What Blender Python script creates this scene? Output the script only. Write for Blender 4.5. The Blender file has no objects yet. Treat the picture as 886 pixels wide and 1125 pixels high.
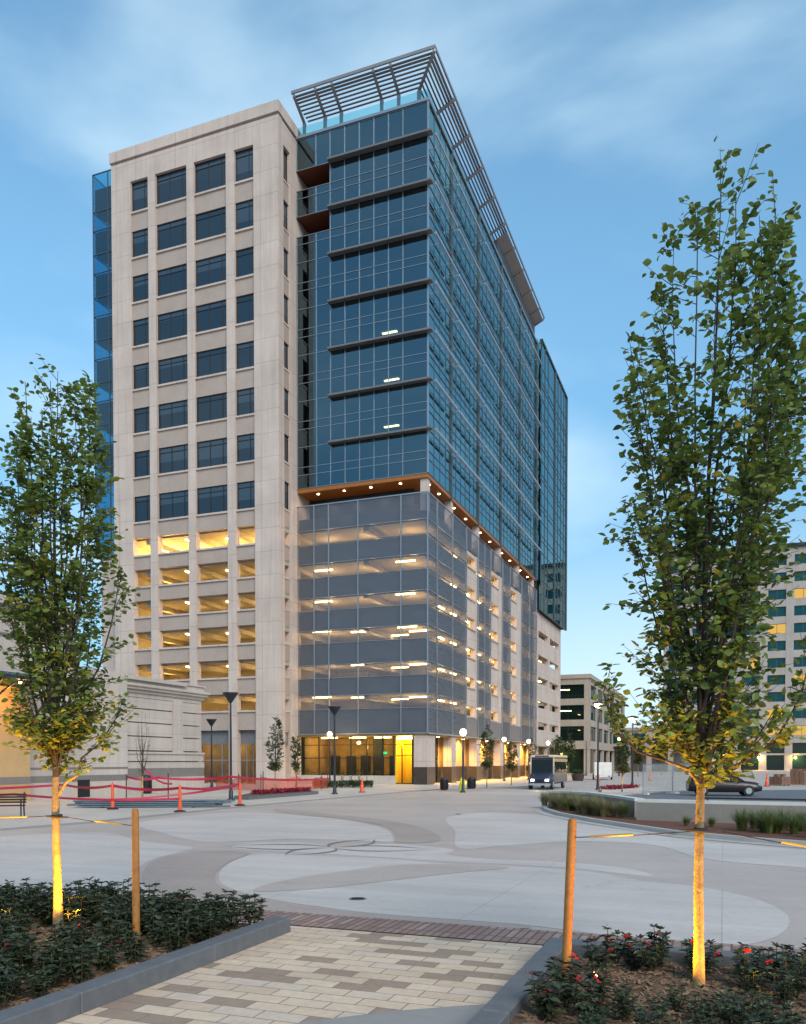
import bpy, math, random
import numpy as np
from mathutils import Vector, Matrix

random.seed(7)
RNG = np.random.default_rng(11)
SC = bpy.context.scene
COL = SC.collection
ROT = -math.radians(20.98)            # the whole block, tower and plaza share one street grid
EX = (math.cos(ROT), math.sin(ROT))   # local x (along the tower front, to the right)
EY = (-math.sin(ROT), math.cos(ROT))  # local y (away, along the tower's long side)


def grid(e, n):
    """street-grid coordinates -> world"""
    return (e * EX[0] + n * EY[0], e * EX[1] + n * EY[1])


# ------------------------------------------------------------------ helpers
class MB:
    def __init__(self):
        self.v = []; self.f = []; self.m = []; self.sm = []; self.cur = 0

    def mat(self, i):
        self.cur = i; return self

    def add(self, vs, fs, smooth=False):
        o = len(self.v)
        self.v.extend([tuple(p) for p in vs])
        for f in fs:
            self.f.append(tuple(i + o for i in f)); self.m.append(self.cur); self.sm.append(smooth)
        return self

    def box(self, x0, x1, y0, y1, z0, z1):
        vs = [(x0, y0, z0), (x1, y0, z0), (x1, y1, z0), (x0, y1, z0), (x0, y0, z1), (x1, y0, z1), (x1, y1, z1), (x0, y1, z1)]
        return self.add(vs, [(0, 3, 2, 1), (4, 5, 6, 7), (0, 1, 5, 4), (1, 2, 6, 5), (2, 3, 7, 6), (3, 0, 4, 7)])

    def bbox(self, x0, x1, y0, y1, z0, z1, b=.02):
        """box with chamfered top edges and vertical edges"""
        ring = lambda d, z: [(x0 + b + d, y0 + d, z), (x1 - b - d, y0 + d, z), (x1 - d, y0 + b + d, z), (x1 - d, y1 - b - d, z),
                             (x1 - b - d, y1 - d, z), (x0 + b + d, y1 - d, z), (x0 + d, y1 - b - d, z), (x0 + d, y0 + b + d, z)]
        rings = [ring(0, z0), ring(0, z1 - b), ring(b * .9, z1)]
        return self.loft(rings)

    def loft(self, rings, caps=True, smooth=False):
        n = len(rings[0]); vs = [p for r in rings for p in r]; fs = []
        for k in range(len(rings) - 1):
            for i in range(n):
                j = (i + 1) % n
                fs.append((k * n + i, k * n + j, (k + 1) * n + j, (k + 1) * n + i))
        self.add(vs, fs, smooth)
        if caps:
            self.add(rings[0], [tuple(reversed(range(n)))]); self.add(rings[-1], [tuple(range(n))])
        return self

    def quad(self, a, b, c, d):
        return self.add([a, b, c, d], [(0, 1, 2, 3)])

    def prism(self, poly, z0, z1):
        n = len(poly)
        a = sum(poly[i][0] * poly[(i + 1) % n][1] - poly[(i + 1) % n][0] * poly[i][1] for i in range(n))
        if a < 0: poly = poly[::-1]
        return self.loft([[(x, y, z0) for x, y in poly], [(x, y, z1) for x, y in poly]])

    def sheet(self, poly, z):
        n = len(poly)
        a = sum(poly[i][0] * poly[(i + 1) % n][1] - poly[(i + 1) % n][0] * poly[i][1] for i in range(n))
        if a < 0: poly = poly[::-1]
        return self.add([(x, y, z) for x, y in poly], [tuple(range(n))])

    def tube(self, pts, rad, n=6, smooth=True, caps=True):
        pts = [Vector(p) for p in pts]
        if not hasattr(rad, '__len__'): rad = [rad] * len(pts)
        rings = []; ref = None
        for i, p in enumerate(pts):
            t = (pts[min(i + 1, len(pts) - 1)] - pts[max(i - 1, 0)])
            t = t.normalized() if t.length > 1e-9 else Vector((0, 0, 1))
            if ref is None:
                ref = Vector((1, 0, 0)) if abs(t.x) < .8 else Vector((0, 1, 0))
            a = (ref - t * ref.dot(t)).normalized(); b = t.cross(a); ref = a
            rings.append([tuple(p + (a * math.cos(q) + b * math.sin(q)) * rad[i]) for q in [2 * math.pi * k / n for k in range(n)]])
        return self.loft(rings, caps, smooth)

    def lathe(self, prof, n=16, c=(0, 0, 0), smooth=True):
        rings = [[(c[0] + r * math.cos(2 * math.pi * k / n), c[1] + r * math.sin(2 * math.pi * k / n), c[2] + z) for k in range(n)] for r, z in prof]
        return self.loft(rings, True, smooth)

    def build(self, name, mats, parent=None, loc=None, rot=None):
        me = bpy.data.meshes.new(name)
        me.from_pydata(self.v, [], self.f)
        if not isinstance(mats, (list, tuple)): mats = [mats]
        for m in mats: me.materials.append(m)
        me.polygons.foreach_set('material_index', self.m)
        me.polygons.foreach_set('use_smooth', self.sm)
        me.update()
        return link(name, me, parent, loc, rot)


def link(name, me, parent=None, loc=None, rot=None):
    o = bpy.data.objects.new(name, me); COL.objects.link(o)
    if parent is not None: o.parent = parent
    if loc is not None: o.location = loc
    if rot is not None: o.rotation_euler = (0, 0, rot) if not hasattr(rot, '__len__') else rot
    return o


def tag(o, label=None, cat=None, group=None, kind=None):
    if label: o['label'] = label
    if cat: o['category'] = cat
    if group: o['group'] = group
    if kind: o['kind'] = kind
    return o


def thing(name, label, cat, loc=(0, 0, 0), rot=0, group=None):
    o = bpy.data.objects.new(name, None); COL.objects.link(o)
    o.empty_display_size = .2
    o.location = loc; o.rotation_euler = (0, 0, rot)
    return tag(o, label, cat, group)


def copy_tree(o, parent=None):
    c = o.copy(); COL.objects.link(c)
    if parent is not None: c.parent = parent
    for ch in [x for x in o.children]: copy_tree(ch, c)
    return c


def lamp(name, kind, energy, color, loc, parent=None, size=.1, target=None, spot=None):
    l = bpy.data.lights.new(name, kind); l.energy = energy; l.color = color
    if kind == 'AREA': l.size = size
    elif kind in ('POINT', 'SPOT'): l.shadow_soft_size = size
    if spot: l.spot_size = math.radians(spot); l.spot_blend = .5
    o = bpy.data.objects.new(name, l); COL.objects.link(o); o.location = loc
    if parent is not None: o.parent = parent
    if target is not None:
        d = Vector(target) - Vector(loc); o.rotation_euler = d.to_track_quat('-Z', 'Y').to_euler()
    return o


def smooth_poly(pts, k=6):
    out = []; n = len(pts)
    for i in range(n):
        p0, p1, p2, p3 = [np.array(pts[(i + d) % n], float) for d in (-1, 0, 1, 2)]
        for s in range(k):
            t = s / k
            out.append(tuple(.5 * ((2 * p1) + (-p0 + p2) * t + (2 * p0 - 5 * p1 + 4 * p2 - p3) * t * t + (-p0 + 3 * p1 - 3 * p2 + p3) * t ** 3)))
    return out


# ------------------------------------------------------------------ materials
def newmat(name):
    m = bpy.data.materials.new(name); m.use_nodes = True
    nt = m.node_tree; nt.nodes.clear()
    out = nt.nodes.new('ShaderNodeOutputMaterial')
    return m, nt, out


def N(nt, t, **kw):
    n = nt.nodes.new(t)
    for k, v in kw.items():
        if k in n.inputs: n.inputs[k].default_value = v
        else: setattr(n, k, v)
    return n


def rgba(c): return (c[0], c[1], c[2], 1)


def surf(name, c1, c2=None, scale=2., rough=.7, metal=0., bump=0., bscale=None, detail=6, spec=.5, fine=0.):
    """diffuse surface: two colours mottled by noise, optional bump"""
    m, nt, out = newmat(name)
    b = N(nt, 'ShaderNodeBsdfPrincipled'); b.inputs['Roughness'].default_value = rough; b.inputs['Metallic'].default_value = metal
    b.inputs['Specular IOR Level'].default_value = spec
    tc = N(nt, 'ShaderNodeTexCoord')
    if c2 is None: c2 = tuple(x * .85 for x in c1)
    no = N(nt, 'ShaderNodeTexNoise', Scale=scale, Detail=detail, Roughness=.62)
    nt.links.new(tc.outputs['Object'], no.inputs['Vector'])
    r = N(nt, 'ShaderNodeValToRGB'); r.color_ramp.elements[0].position = .32; r.color_ramp.elements[1].position = .68
    r.color_ramp.elements[0].color = rgba(c2); r.color_ramp.elements[1].color = rgba(c1)
    nt.links.new(no.outputs['Fac'], r.inputs['Fac'])
    col = r.outputs['Color']
    if fine:
        n2 = N(nt, 'ShaderNodeTexNoise', Scale=scale * 23, Detail=3)
        nt.links.new(tc.outputs['Object'], n2.inputs['Vector'])
        mr = N(nt, 'ShaderNodeMapRange'); mr.inputs['From Min'].default_value = .3; mr.inputs['From Max'].default_value = .7
        mr.inputs['To Min'].default_value = 1 - fine; mr.inputs['To Max'].default_value = 1 + fine
        nt.links.new(n2.outputs['Fac'], mr.inputs['Value'])
        mx = N(nt, 'ShaderNodeMix', data_type='RGBA', blend_type='MULTIPLY'); mx.inputs['Factor'].default_value = 1
        nt.links.new(col, mx.inputs['A']); nt.links.new(mr.outputs['Result'], mx.inputs['B']); col = mx.outputs['Result']
    nt.links.new(col, b.inputs['Base Color'])
    if bump:
        nb = N(nt, 'ShaderNodeTexNoise', Scale=bscale or scale * 12, Detail=4)
        nt.links.new(tc.outputs['Object'], nb.inputs['Vector'])
        bp = N(nt, 'ShaderNodeBump', Strength=bump, Distance=.02)
        nt.links.new(nb.outputs['Fac'], bp.inputs['Height']); nt.links.new(bp.outputs['Normal'], b.inputs['Normal'])
    nt.links.new(b.outputs['BSDF'], out.inputs['Surface'])
    return m


def stone_mat(name, c, w=1.6, h=1.37, joint=.012, dark=.72, off=0.):
    """cast stone cladding with thin panel joints, on the (x+y, z) wall plane"""
    m, nt, out = newmat(name)
    b = N(nt, 'ShaderNodeBsdfPrincipled'); b.inputs['Roughness'].default_value = .78; b.inputs['Specular IOR Level'].default_value = .3
    tc = N(nt, 'ShaderNodeTexCoord'); sp = N(nt, 'ShaderNodeSeparateXYZ'); nt.links.new(tc.outputs['Object'], sp.inputs[0])
    ad = N(nt, 'ShaderNodeMath', operation='ADD'); nt.links.new(sp.outputs['X'], ad.inputs[0]); nt.links.new(sp.outputs['Y'], ad.inputs[1])
    cb = N(nt, 'ShaderNodeCombineXYZ'); nt.links.new(ad.outputs[0], cb.inputs['X']); nt.links.new(sp.outputs['Z'], cb.inputs['Y'])
    br = N(nt, 'ShaderNodeTexBrick', offset=off, squash=1.)
    br.inputs['Color1'].default_value = rgba(c); br.inputs['Color2'].default_value = rgba([x * .93 for x in c])
    br.inputs['Mortar'].default_value = rgba([x * dark for x in c]); br.inputs['Scale'].default_value = 1
    br.inputs['Mortar Size'].default_value = joint; br.inputs['Brick Width'].default_value = w; br.inputs['Row Height'].default_value = h
    nt.links.new(cb.outputs[0], br.inputs['Vector'])
    no = N(nt, 'ShaderNodeTexNoise', Scale=.35, Detail=8, Roughness=.65); nt.links.new(tc.outputs['Object'], no.inputs['Vector'])
    mr = N(nt, 'ShaderNodeMapRange'); mr.inputs['From Min'].default_value = .3; mr.inputs['From Max'].default_value = .7
    mr.inputs['To Min'].default_value = .86; mr.inputs['To Max'].default_value = 1.08
    nt.links.new(no.outputs['Fac'], mr.inputs['Value'])
    mx = N(nt, 'ShaderNodeMix', data_type='RGBA', blend_type='MULTIPLY'); mx.inputs['Factor'].default_value = 1
    nt.links.new(br.outputs['Color'], mx.inputs['A']); nt.links.new(mr.outputs['Result'], mx.inputs['B'])
    # rain streaks: narrow, long down the wall
    ms = N(nt, 'ShaderNodeMapping'); ms.inputs['Scale'].default_value = (2.6, .09, 1); nt.links.new(cb.outputs[0], ms.inputs[0])
    ns = N(nt, 'ShaderNodeTexNoise', Scale=1., Detail=6, Roughness=.7); nt.links.new(ms.outputs[0], ns.inputs['Vector'])
    sr = N(nt, 'ShaderNodeMapRange'); sr.inputs['From Min'].default_value = .45; sr.inputs['From Max'].default_value = .75; sr.inputs['To Min'].default_value = 1.03; sr.inputs['To Max'].default_value = .84
    nt.links.new(ns.outputs['Fac'], sr.inputs['Value'])
    m3 = N(nt, 'ShaderNodeMix', data_type='RGBA', blend_type='MULTIPLY'); m3.inputs['Factor'].default_value = 1
    nt.links.new(mx.outputs['Result'], m3.inputs['A']); nt.links.new(sr.outputs['Result'], m3.inputs['B'])
    nt.links.new(m3.outputs['Result'], b.inputs['Base Color']); nt.links.new(b.outputs['BSDF'], out.inputs['Surface'])
    return m


def glass_mat(name, tint, ior=1.9, gl=(.85, .9, .95), rough=.0):
    """coated facade glass: fresnel mirror over a tinted see-through pane"""
    m, nt, out = newmat(name)
    t = N(nt, 'ShaderNodeBsdfTransparent', Color=rgba(tint)); g = N(nt, 'ShaderNodeBsdfGlossy', Color=rgba(gl), Roughness=rough)
    fr = N(nt, 'ShaderNodeFresnel', IOR=ior); mx = N(nt, 'ShaderNodeMixShader')
    nt.links.new(fr.outputs[0], mx.inputs[0]); nt.links.new(t.outputs[0], mx.inputs[1]); nt.links.new(g.outputs[0], mx.inputs[2])
    nt.links.new(mx.outputs[0], out.inputs['Surface'])
    return m


def dark_glass(name, c, ior=1.7, rough=.02):
    m, nt, out = newmat(name)
    b = N(nt, 'ShaderNodeBsdfPrincipled'); b.inputs['Base Color'].default_value = rgba(c); b.inputs['Roughness'].default_value = rough; b.inputs['IOR'].default_value = ior
    nt.links.new(b.outputs['BSDF'], out.inputs['Surface'])
    return m


def screen_mat(name, c, see):
    """perforated sheet: fraction `see` of it is holes"""
    m, nt, out = newmat(name)
    t = N(nt, 'ShaderNodeBsdfTransparent'); b = N(nt, 'ShaderNodeBsdfPrincipled')
    tc = N(nt, 'ShaderNodeTexCoord'); mp = N(nt, 'ShaderNodeMapping'); mp.inputs['Scale'].default_value = (.6, .6, 5)
    nt.links.new(tc.outputs['Object'], mp.inputs[0])
    no = N(nt, 'ShaderNodeTexNoise', Scale=1., Detail=3); nt.links.new(mp.outputs[0], no.inputs['Vector'])
    r = N(nt, 'ShaderNodeValToRGB'); r.color_ramp.elements[0].position = .3; r.color_ramp.elements[1].position = .7
    r.color_ramp.elements[0].color = rgba([x * .86 for x in c]); r.color_ramp.elements[1].color = rgba([x * 1.1 for x in c])
    nt.links.new(no.outputs['Fac'], r.inputs[0]); nt.links.new(r.outputs[0], b.inputs['Base Color'])
    b.inputs['Roughness'].default_value = .42; b.inputs['Metallic'].default_value = .35
    mx = N(nt, 'ShaderNodeMixShader', Fac=1 - see)
    nt.links.new(t.outputs[0], mx.inputs[1]); nt.links.new(b.outputs[0], mx.inputs[2]); nt.links.new(mx.outputs[0], out.inputs['Surface'])
    return m


def glow(name, c, s):
    m, nt, out = newmat(name)
    e = N(nt, 'ShaderNodeEmission', Color=rgba(c), Strength=s); nt.links.new(e.outputs[0], out.inputs['Surface'])
    return m


def leaf_mat(name, a, b_, trans=.35, rough=.45):
    m, nt, out = newmat(name)
    at = N(nt, 'ShaderNodeAttribute', attribute_name='tone')
    r = N(nt, 'ShaderNodeValToRGB'); r.color_ramp.elements[0].color = rgba(a); r.color_ramp.elements[1].color = rgba(b_)
    nt.links.new(at.outputs['Fac'], r.inputs[0])
    b = N(nt, 'ShaderNodeBsdfPrincipled'); b.inputs['Roughness'].default_value = rough; b.inputs['Specular IOR Level'].default_value = .35
    t = N(nt, 'ShaderNodeBsdfTranslucent'); mx = N(nt, 'ShaderNodeMixShader', Fac=trans)
    nt.links.new(r.outputs[0], b.inputs['Base Color']); nt.links.new(r.outputs[0], t.inputs['Color'])
    nt.links.new(b.outputs[0], mx.inputs[1]); nt.links.new(t.outputs[0], mx.inputs[2]); nt.links.new(mx.outputs[0], out.inputs['Surface'])
    return m


def concrete_mat(name, c, cell=3.0, streak=.0, jo=.006, dark=.8):
    """broom finished concrete: mottled, long soft streaks, sawn joints on the street grid"""
    m, nt, out = newmat(name)
    b = N(nt, 'ShaderNodeBsdfPrincipled'); b.inputs['Roughness'].default_value = .62; b.inputs['Specular IOR Level'].default_value = .35
    tc = N(nt, 'ShaderNodeTexCoord'); mp = N(nt, 'ShaderNodeMapping'); mp.inputs['Rotation'].default_value = (0, 0, -ROT)
    nt.links.new(tc.outputs['Object'], mp.inputs[0])
    col = None
    n1 = N(nt, 'ShaderNodeTexNoise', Scale=.22, Detail=8, Roughness=.6); nt.links.new(mp.outputs[0], n1.inputs['Vector'])
    m2 = N(nt, 'ShaderNodeMapping'); m2.inputs['Scale'].default_value = (.12, 1.6, 1); nt.links.new(mp.outputs[0], m2.inputs[0])
    n2 = N(nt, 'ShaderNodeTexNoise', Scale=1., Detail=6, Roughness=.7); nt.links.new(m2.outputs[0], n2.inputs['Vector'])
    n3 = N(nt, 'ShaderNodeTexNoise', Scale=9., Detail=5, Roughness=.7); nt.links.new(mp.outputs[0], n3.inputs['Vector'])
    def rng(src, lo, hi):
        mr = N(nt, 'ShaderNodeMapRange'); mr.inputs['From Min'].default_value = .3; mr.inputs['From Max'].default_value = .7
        mr.inputs['To Min'].default_value = lo; mr.inputs['To Max'].default_value = hi
        nt.links.new(src, mr.inputs['Value']); return mr.outputs['Result']
    br = N(nt, 'ShaderNodeTexBrick', offset=0., squash=1.)
    br.inputs['Color1'].default_value = rgba(c); br.inputs['Color2'].default_value = rgba([x * .95 for x in c]); br.inputs['Mortar'].default_value = rgba([x * dark for x in c])
    br.inputs['Scale'].default_value = 1; br.inputs['Mortar Size'].default_value = jo; br.inputs['Brick Width'].default_value = cell; br.inputs['Row Height'].default_value = cell
    nt.links.new(mp.outputs[0], br.inputs['Vector']); col = br.outputs['Color']
    n4 = N(nt, 'ShaderNodeTexNoise', Scale=.7, Detail=9, Roughness=.72); n4.inputs['Distortion'].default_value = 1.2; nt.links.new(mp.outputs[0], n4.inputs['Vector'])
    st = N(nt, 'ShaderNodeMapRange'); st.inputs['From Min'].default_value = .58; st.inputs['From Max'].default_value = .74; st.inputs['To Min'].default_value = 1.; st.inputs['To Max'].default_value = .78
    nt.links.new(n4.outputs['Fac'], st.inputs['Value'])
    for s in (st.outputs['Result'], rng(n1.outputs['Fac'], .86, 1.12), rng(n2.outputs['Fac'], 1 - streak, 1 + streak), rng(n3.outputs['Fac'], .94, 1.06)):
        mx = N(nt, 'ShaderNodeMix', data_type='RGBA', blend_type='MULTIPLY'); mx.inputs['Factor'].default_value = 1
        nt.links.new(col, mx.inputs['A']); nt.links.new(s, mx.inputs['B']); col = mx.outputs['Result']
    nt.links.new(col, b.inputs['Base Color'])
    bp = N(nt, 'ShaderNodeBump', Strength=.12, Distance=.01); nt.links.new(n3.outputs['Fac'], bp.inputs['Height']); nt.links.new(bp.outputs['Normal'], b.inputs['Normal'])
    nt.links.new(b.outputs['BSDF'], out.inputs['Surface'])
    return m


def paver_mat(name, cols, w, h, off=.5, mort=(.2, .18, .16), joint=.006):
    """individually coloured pavers, laid on the street grid; cols = [(upto, colour)...] by a per-paver random value"""
    m, nt, out = newmat(name)
    b = N(nt, 'ShaderNodeBsdfPrincipled'); b.inputs['Roughness'].default_value = .7; b.inputs['Specular IOR Level'].default_value = .3
    tc = N(nt, 'ShaderNodeTexCoord'); mp = N(nt, 'ShaderNodeMapping'); mp.inputs['Rotation'].default_value = (0, 0, -ROT)
    nt.links.new(tc.outputs['Object'], mp.inputs[0])
    br = N(nt, 'ShaderNodeTexBrick', offset=off, squash=1.)
    br.inputs['Color1'].default_value = (0, 0, 0, 1); br.inputs['Color2'].default_value = (1, 1, 1, 1); br.inputs['Mortar'].default_value = (0, 0, 0, 1)
    br.inputs['Scale'].default_value = 1; br.inputs['Mortar Size'].default_value = joint; br.inputs['Brick Width'].default_value = w; br.inputs['Row Height'].default_value = h
    nt.links.new(mp.outputs[0], br.inputs['Vector'])
    r = N(nt, 'ShaderNodeValToRGB'); r.color_ramp.interpolation = 'CONSTANT'
    el = r.color_ramp.elements; el[0].position = 0; el[0].color = rgba(cols[0][1]); el[1].position = cols[0][0]; el[1].color = rgba(cols[1][1])
    for k in range(1, len(cols) - 1):
        e = el.new(cols[k][0]); e.color = rgba(cols[k + 1][1])
    nt.links.new(br.outputs['Color'], r.inputs[0])
    mm = N(nt, 'ShaderNodeMix', data_type='RGBA'); nt.links.new(br.outputs['Fac'], mm.inputs['Factor']); nt.links.new(r.outputs[0], mm.inputs['A']); mm.inputs['B'].default_value = rgba(mort)
    no = N(nt, 'ShaderNodeTexNoise', Scale=14., Detail=5, Roughness=.7); nt.links.new(mp.outputs[0], no.inputs['Vector'])
    n2 = N(nt, 'ShaderNodeTexNoise', Scale=1.1, Detail=5, Roughness=.7); nt.links.new(mp.outputs[0], n2.inputs['Vector'])
    ad = N(nt, 'ShaderNodeMath', operation='ADD'); nt.links.new(no.outputs['Fac'], ad.inputs[0]); nt.links.new(n2.outputs['Fac'], ad.inputs[1])
    mr = N(nt, 'ShaderNodeMapRange'); mr.inputs['From Min'].default_value = .65; mr.inputs['From Max'].default_value = 1.35; mr.inputs['To Min'].default_value = .8; mr.inputs['To Max'].default_value = 1.14
    nt.links.new(ad.outputs[0], mr.inputs['Value'])
    mx = N(nt, 'ShaderNodeMix', data_type='RGBA', blend_type='MULTIPLY'); mx.inputs['Factor'].default_value = 1
    nt.links.new(mm.outputs['Result'], mx.inputs['A']); nt.links.new(mr.outputs['Result'], mx.inputs['B']); nt.links.new(mx.outputs['Result'], b.inputs['Base Color'])
    bp = N(nt, 'ShaderNodeBump', Strength=.5, Distance=.01, invert=True); nt.links.new(br.outputs['Fac'], bp.inputs['Height']); nt.links.new(bp.outputs['Normal'], b.inputs['Normal'])
    nt.links.new(b.outputs['BSDF'], out.inputs['Surface'])
    return m


M = {}
M['stone'] = stone_mat('cast_stone', (.545, .445, .393), w=2.2, h=2.05, joint=.022, dark=.66)
M['spandrel'] = surf('ribbed_spandrel_stone', (.4, .32, .275), (.35, .275, .235), scale=.8, bump=.1, fine=.06)
M['hallstone'] = stone_mat('hall_stone', (.5, .425, .375), w=1.9, h=.95, joint=.012, dark=.75)
M['hallband'] = surf('hall_dark_stone', (.2, .18, .165), scale=1.5, fine=.1)
M['darkstone'] = surf('dark_granite', (.06, .045, .038), (.045, .034, .03), scale=2, rough=.3)
M['glass'] = glass_mat('facade_glass', (.2, .3, .36), ior=2.3, gl=(.62, .88, 1.))
M['glassR'] = glass_mat('side_facade_glass', (.2, .34, .4), ior=5.5, gl=(.6, .95, 1.))
M['rack'] = surf('sunshade_rack_metal', (.36, .36, .375), scale=2, rough=.4, metal=.5)
M['clearglass'] = glass_mat('clear_glass', (.72, .76, .74), ior=1.7)
M['cornerglass'] = glass_mat('corner_glass', (.1, .5, .66), ior=2.1, gl=(.65, .85, .95))
M['balu'] = glass_mat('balustrade_glass', (.45, .8, .85), ior=1.6, gl=(.7, .85, .95))
def blind_glass(name, c, blind, ior):
    """window pane with a blind drawn down to a different height in each window"""
    m, nt, out = newmat(name)
    b = N(nt, 'ShaderNodeBsdfPrincipled', Roughness=.02); b.inputs['IOR'].default_value = ior
    oi = N(nt, 'ShaderNodeObjectInfo'); tc = N(nt, 'ShaderNodeTexCoord'); sp = N(nt, 'ShaderNodeSeparateXYZ'); nt.links.new(tc.outputs['Generated'], sp.inputs[0])
    mr = N(nt, 'ShaderNodeMapRange'); mr.inputs['To Min'].default_value = .25; mr.inputs['To Max'].default_value = 1.25; nt.links.new(oi.outputs['Random'], mr.inputs['Value'])
    gt = N(nt, 'ShaderNodeMath', operation='GREATER_THAN'); nt.links.new(sp.outputs['Z'], gt.inputs[0]); nt.links.new(mr.outputs['Result'], gt.inputs[1])
    mx = N(nt, 'ShaderNodeMix', data_type='RGBA'); mx.inputs['A'].default_value = rgba(c); mx.inputs['B'].default_value = rgba(blind); nt.links.new(gt.outputs[0], mx.inputs['Factor'])
    nt.links.new(mx.outputs['Result'], b.inputs['Base Color']); nt.links.new(b.outputs['BSDF'], out.inputs['Surface'])
    return m
M['wglass'] = blind_glass('window_glass', (.005, .012, .022), (.03, .045, .065), 1.75)
M['tealglass'] = dark_glass('teal_window_glass', (.002, .05, .06), ior=1.4)
M['greenglass'] = dark_glass('green_window_glass', (.004, .014, .012), ior=1.6)
M['alu'] = surf('aluminium', (.3, .33, .37), (.27, .295, .33), scale=1, rough=.38, metal=.6)
M['aluD'] = surf('dark_aluminium', (.1, .115, .135), (.085, .1, .115), scale=1, rough=.4, metal=.5)
M['shade'] = surf('sunshade_metal', (.19, .178, .18), (.165, .155, .155), scale=1, rough=.45, metal=.4)
M['trellis'] = surf('trellis_metal', (.27, .245, .25), (.235, .215, .22), scale=1, rough=.5, metal=.4)
M['frameD'] = surf('window_frame_metal', (.025, .028, .032), scale=2, rough=.4, metal=.3)
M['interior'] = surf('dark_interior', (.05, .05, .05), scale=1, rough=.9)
M['ceil'] = surf('office_ceiling', (.16, .165, .17), scale=1, rough=.9)
M['conc'] = surf('garage_concrete', (.42, .38, .33), (.34, .31, .27), scale=.6, rough=.85, fine=.08)
M['concD'] = surf('garage_upstand', (.1, .1, .105), (.085, .085, .09), scale=.6, rough=.85)
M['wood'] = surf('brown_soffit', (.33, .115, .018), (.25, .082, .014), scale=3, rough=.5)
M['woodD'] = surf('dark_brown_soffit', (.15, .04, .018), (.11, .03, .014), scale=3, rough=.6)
M['screen'] = screen_mat('perforated_screen', (.155, .175, .215), .44)
M['mid'] = surf('mid_grey_metal', (.2, .2, .21), scale=2, rough=.5, metal=.3)
M['strip'] = glow('light_strip_glow', (1, .68, .24), 20.)
M['stripoff'] = glow('office_strip_glow', (1, .7, .28), 6.)
M['down'] = glow('downlight_glow', (1, .7, .36), 14.)
M['globe'] = glow('lamp_globe_glow', (1, .78, .42), 7.)
M['yellowwall'] = surf('yellow_wall', (.75, .5, .03), (.7, .46, .03), scale=1, rough=.6)
M['tanwall'] = surf('tan_wall', (.36, .24, .1), (.2, .13, .055), scale=1.2, rough=.7)
M['amberlit_stone'] = stone_mat('amber_lit_arcade_stone', (.52, .34, .15), w=1.6, h=1.5, joint=.012)  # amber of the arcade downlights is put into the stone colour
M['exit'] = glow('exit_sign_glow', (.02, .8, .25), 1.2)

M['asphalt'] = surf('asphalt', (.13, .135, .15), (.105, .11, .125), scale=.5, rough=.8, bump=.15, bscale=40, fine=.12)
M['ground'] = concrete_mat('street_concrete', (.44, .38, .345), cell=4.5, streak=.1)
M['plaza'] = concrete_mat('plaza_beige_concrete', (.455, .368, .325), cell=3.1, streak=.05, dark=.9)
M['light'] = concrete_mat('plaza_pale_concrete', (.545, .467, .425), cell=3.1, streak=.1, dark=.74, jo=.008)
M['swoop'] = concrete_mat('plaza_tan_concrete', (.385, .3, .262), cell=3.1, streak=.05, dark=.9)
M['mark'] = concrete_mat('plaza_dark_inlay', (.17, .165, .18), cell=60., streak=.05)
M['walk'] = concrete_mat('sidewalk_concrete', (.52, .45, .395), cell=1.8, streak=.04, jo=.01)
M['kerb'] = surf('grey_kerb_stone', (.14, .14, .148), (.105, .108, .115), scale=9, rough=.6, fine=.16, bump=.1)
M['kerbC'] = surf('concrete_kerb', (.46, .43, .4), (.4, .37, .34), scale=2, rough=.8, fine=.08)
M['pavers'] = paver_mat('cream_pavers', [(.2, (.34, .235, .17)), (.36, (.59, .43, .305)), (.62, (.64, .468, .335)), (.88, (.67, .495, .36)), (1., (.61, .465, .36))], .4, .2)
M['brick'] = paver_mat('red_brick_strip', [(.3, (.28, .165, .135)), (.6, (.34, .21, .17)), (.8, (.38, .26, .22)), (1., (.31, .19, .16))], .1, .4, off=0., mort=(.12, .09, .08), joint=.012)
M['greyband'] = concrete_mat('grey_band_concrete', (.3, .275, .26), cell=60)
M['soil'] = surf('bed_soil', (.16, .095, .055), (.085, .05, .03), scale=7, rough=.95, bump=.9, bscale=30, fine=.3)
M['chips'] = surf('bark_chips', (.3, .19, .11), (.17, .1, .06), scale=5, rough=.9)
M['redmulch'] = surf('red_mulch', (.16, .055, .03), (.1, .035, .02), scale=6, rough=.95, bump=.8, bscale=30, fine=.25)
M['wallconc'] = concrete_mat('retaining_wall_concrete', (.22, .205, .185), cell=60, streak=.06)
M['walltop'] = surf('wall_cap', (.6, .58, .54), scale=2, rough=.7)
M['bark'] = surf('uplit_bark', (.28, .21, .1), (.13, .095, .05), scale=14, rough=.85, bump=.6, bscale=60, fine=.2)  # bark colour yellowed to carry part of the uplight glow
M['limb'] = surf('limb_bark', (.06, .04, .032), (.04, .028, .022), scale=20, rough=.85)
M['stake'] = surf('uplit_lodgepole_wood', (.42, .18, .04), (.28, .11, .025), scale=16, rough=.75, fine=.25)  # pale timber; the uplights' amber is put into its base colour
M['leaf'] = leaf_mat('pear_leaves', (.055, .1, .022), (.23, .3, .065))
M['leafS'] = leaf_mat('small_tree_leaves', (.045, .075, .025), (.13, .15, .05))
M['impleaf'] = leaf_mat('impatiens_leaves', (.016, .025, .012), (.075, .092, .042), trans=.12, rough=.3)
M['impstem'] = surf('impatiens_stem', (.06, .05, .025), scale=9)
M['petal'] = surf('red_petal', (.6, .006, .01), (.42, .004, .008), scale=20, rough=.5)
M['grassb'] = leaf_mat('grass_blades', (.05, .085, .02), (.2, .22, .07), trans=.25, rough=.5)
M['grassd'] = leaf_mat('dry_grass_blades', (.13, .13, .05), (.32, .27, .14), trans=.25, rough=.5)
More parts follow.
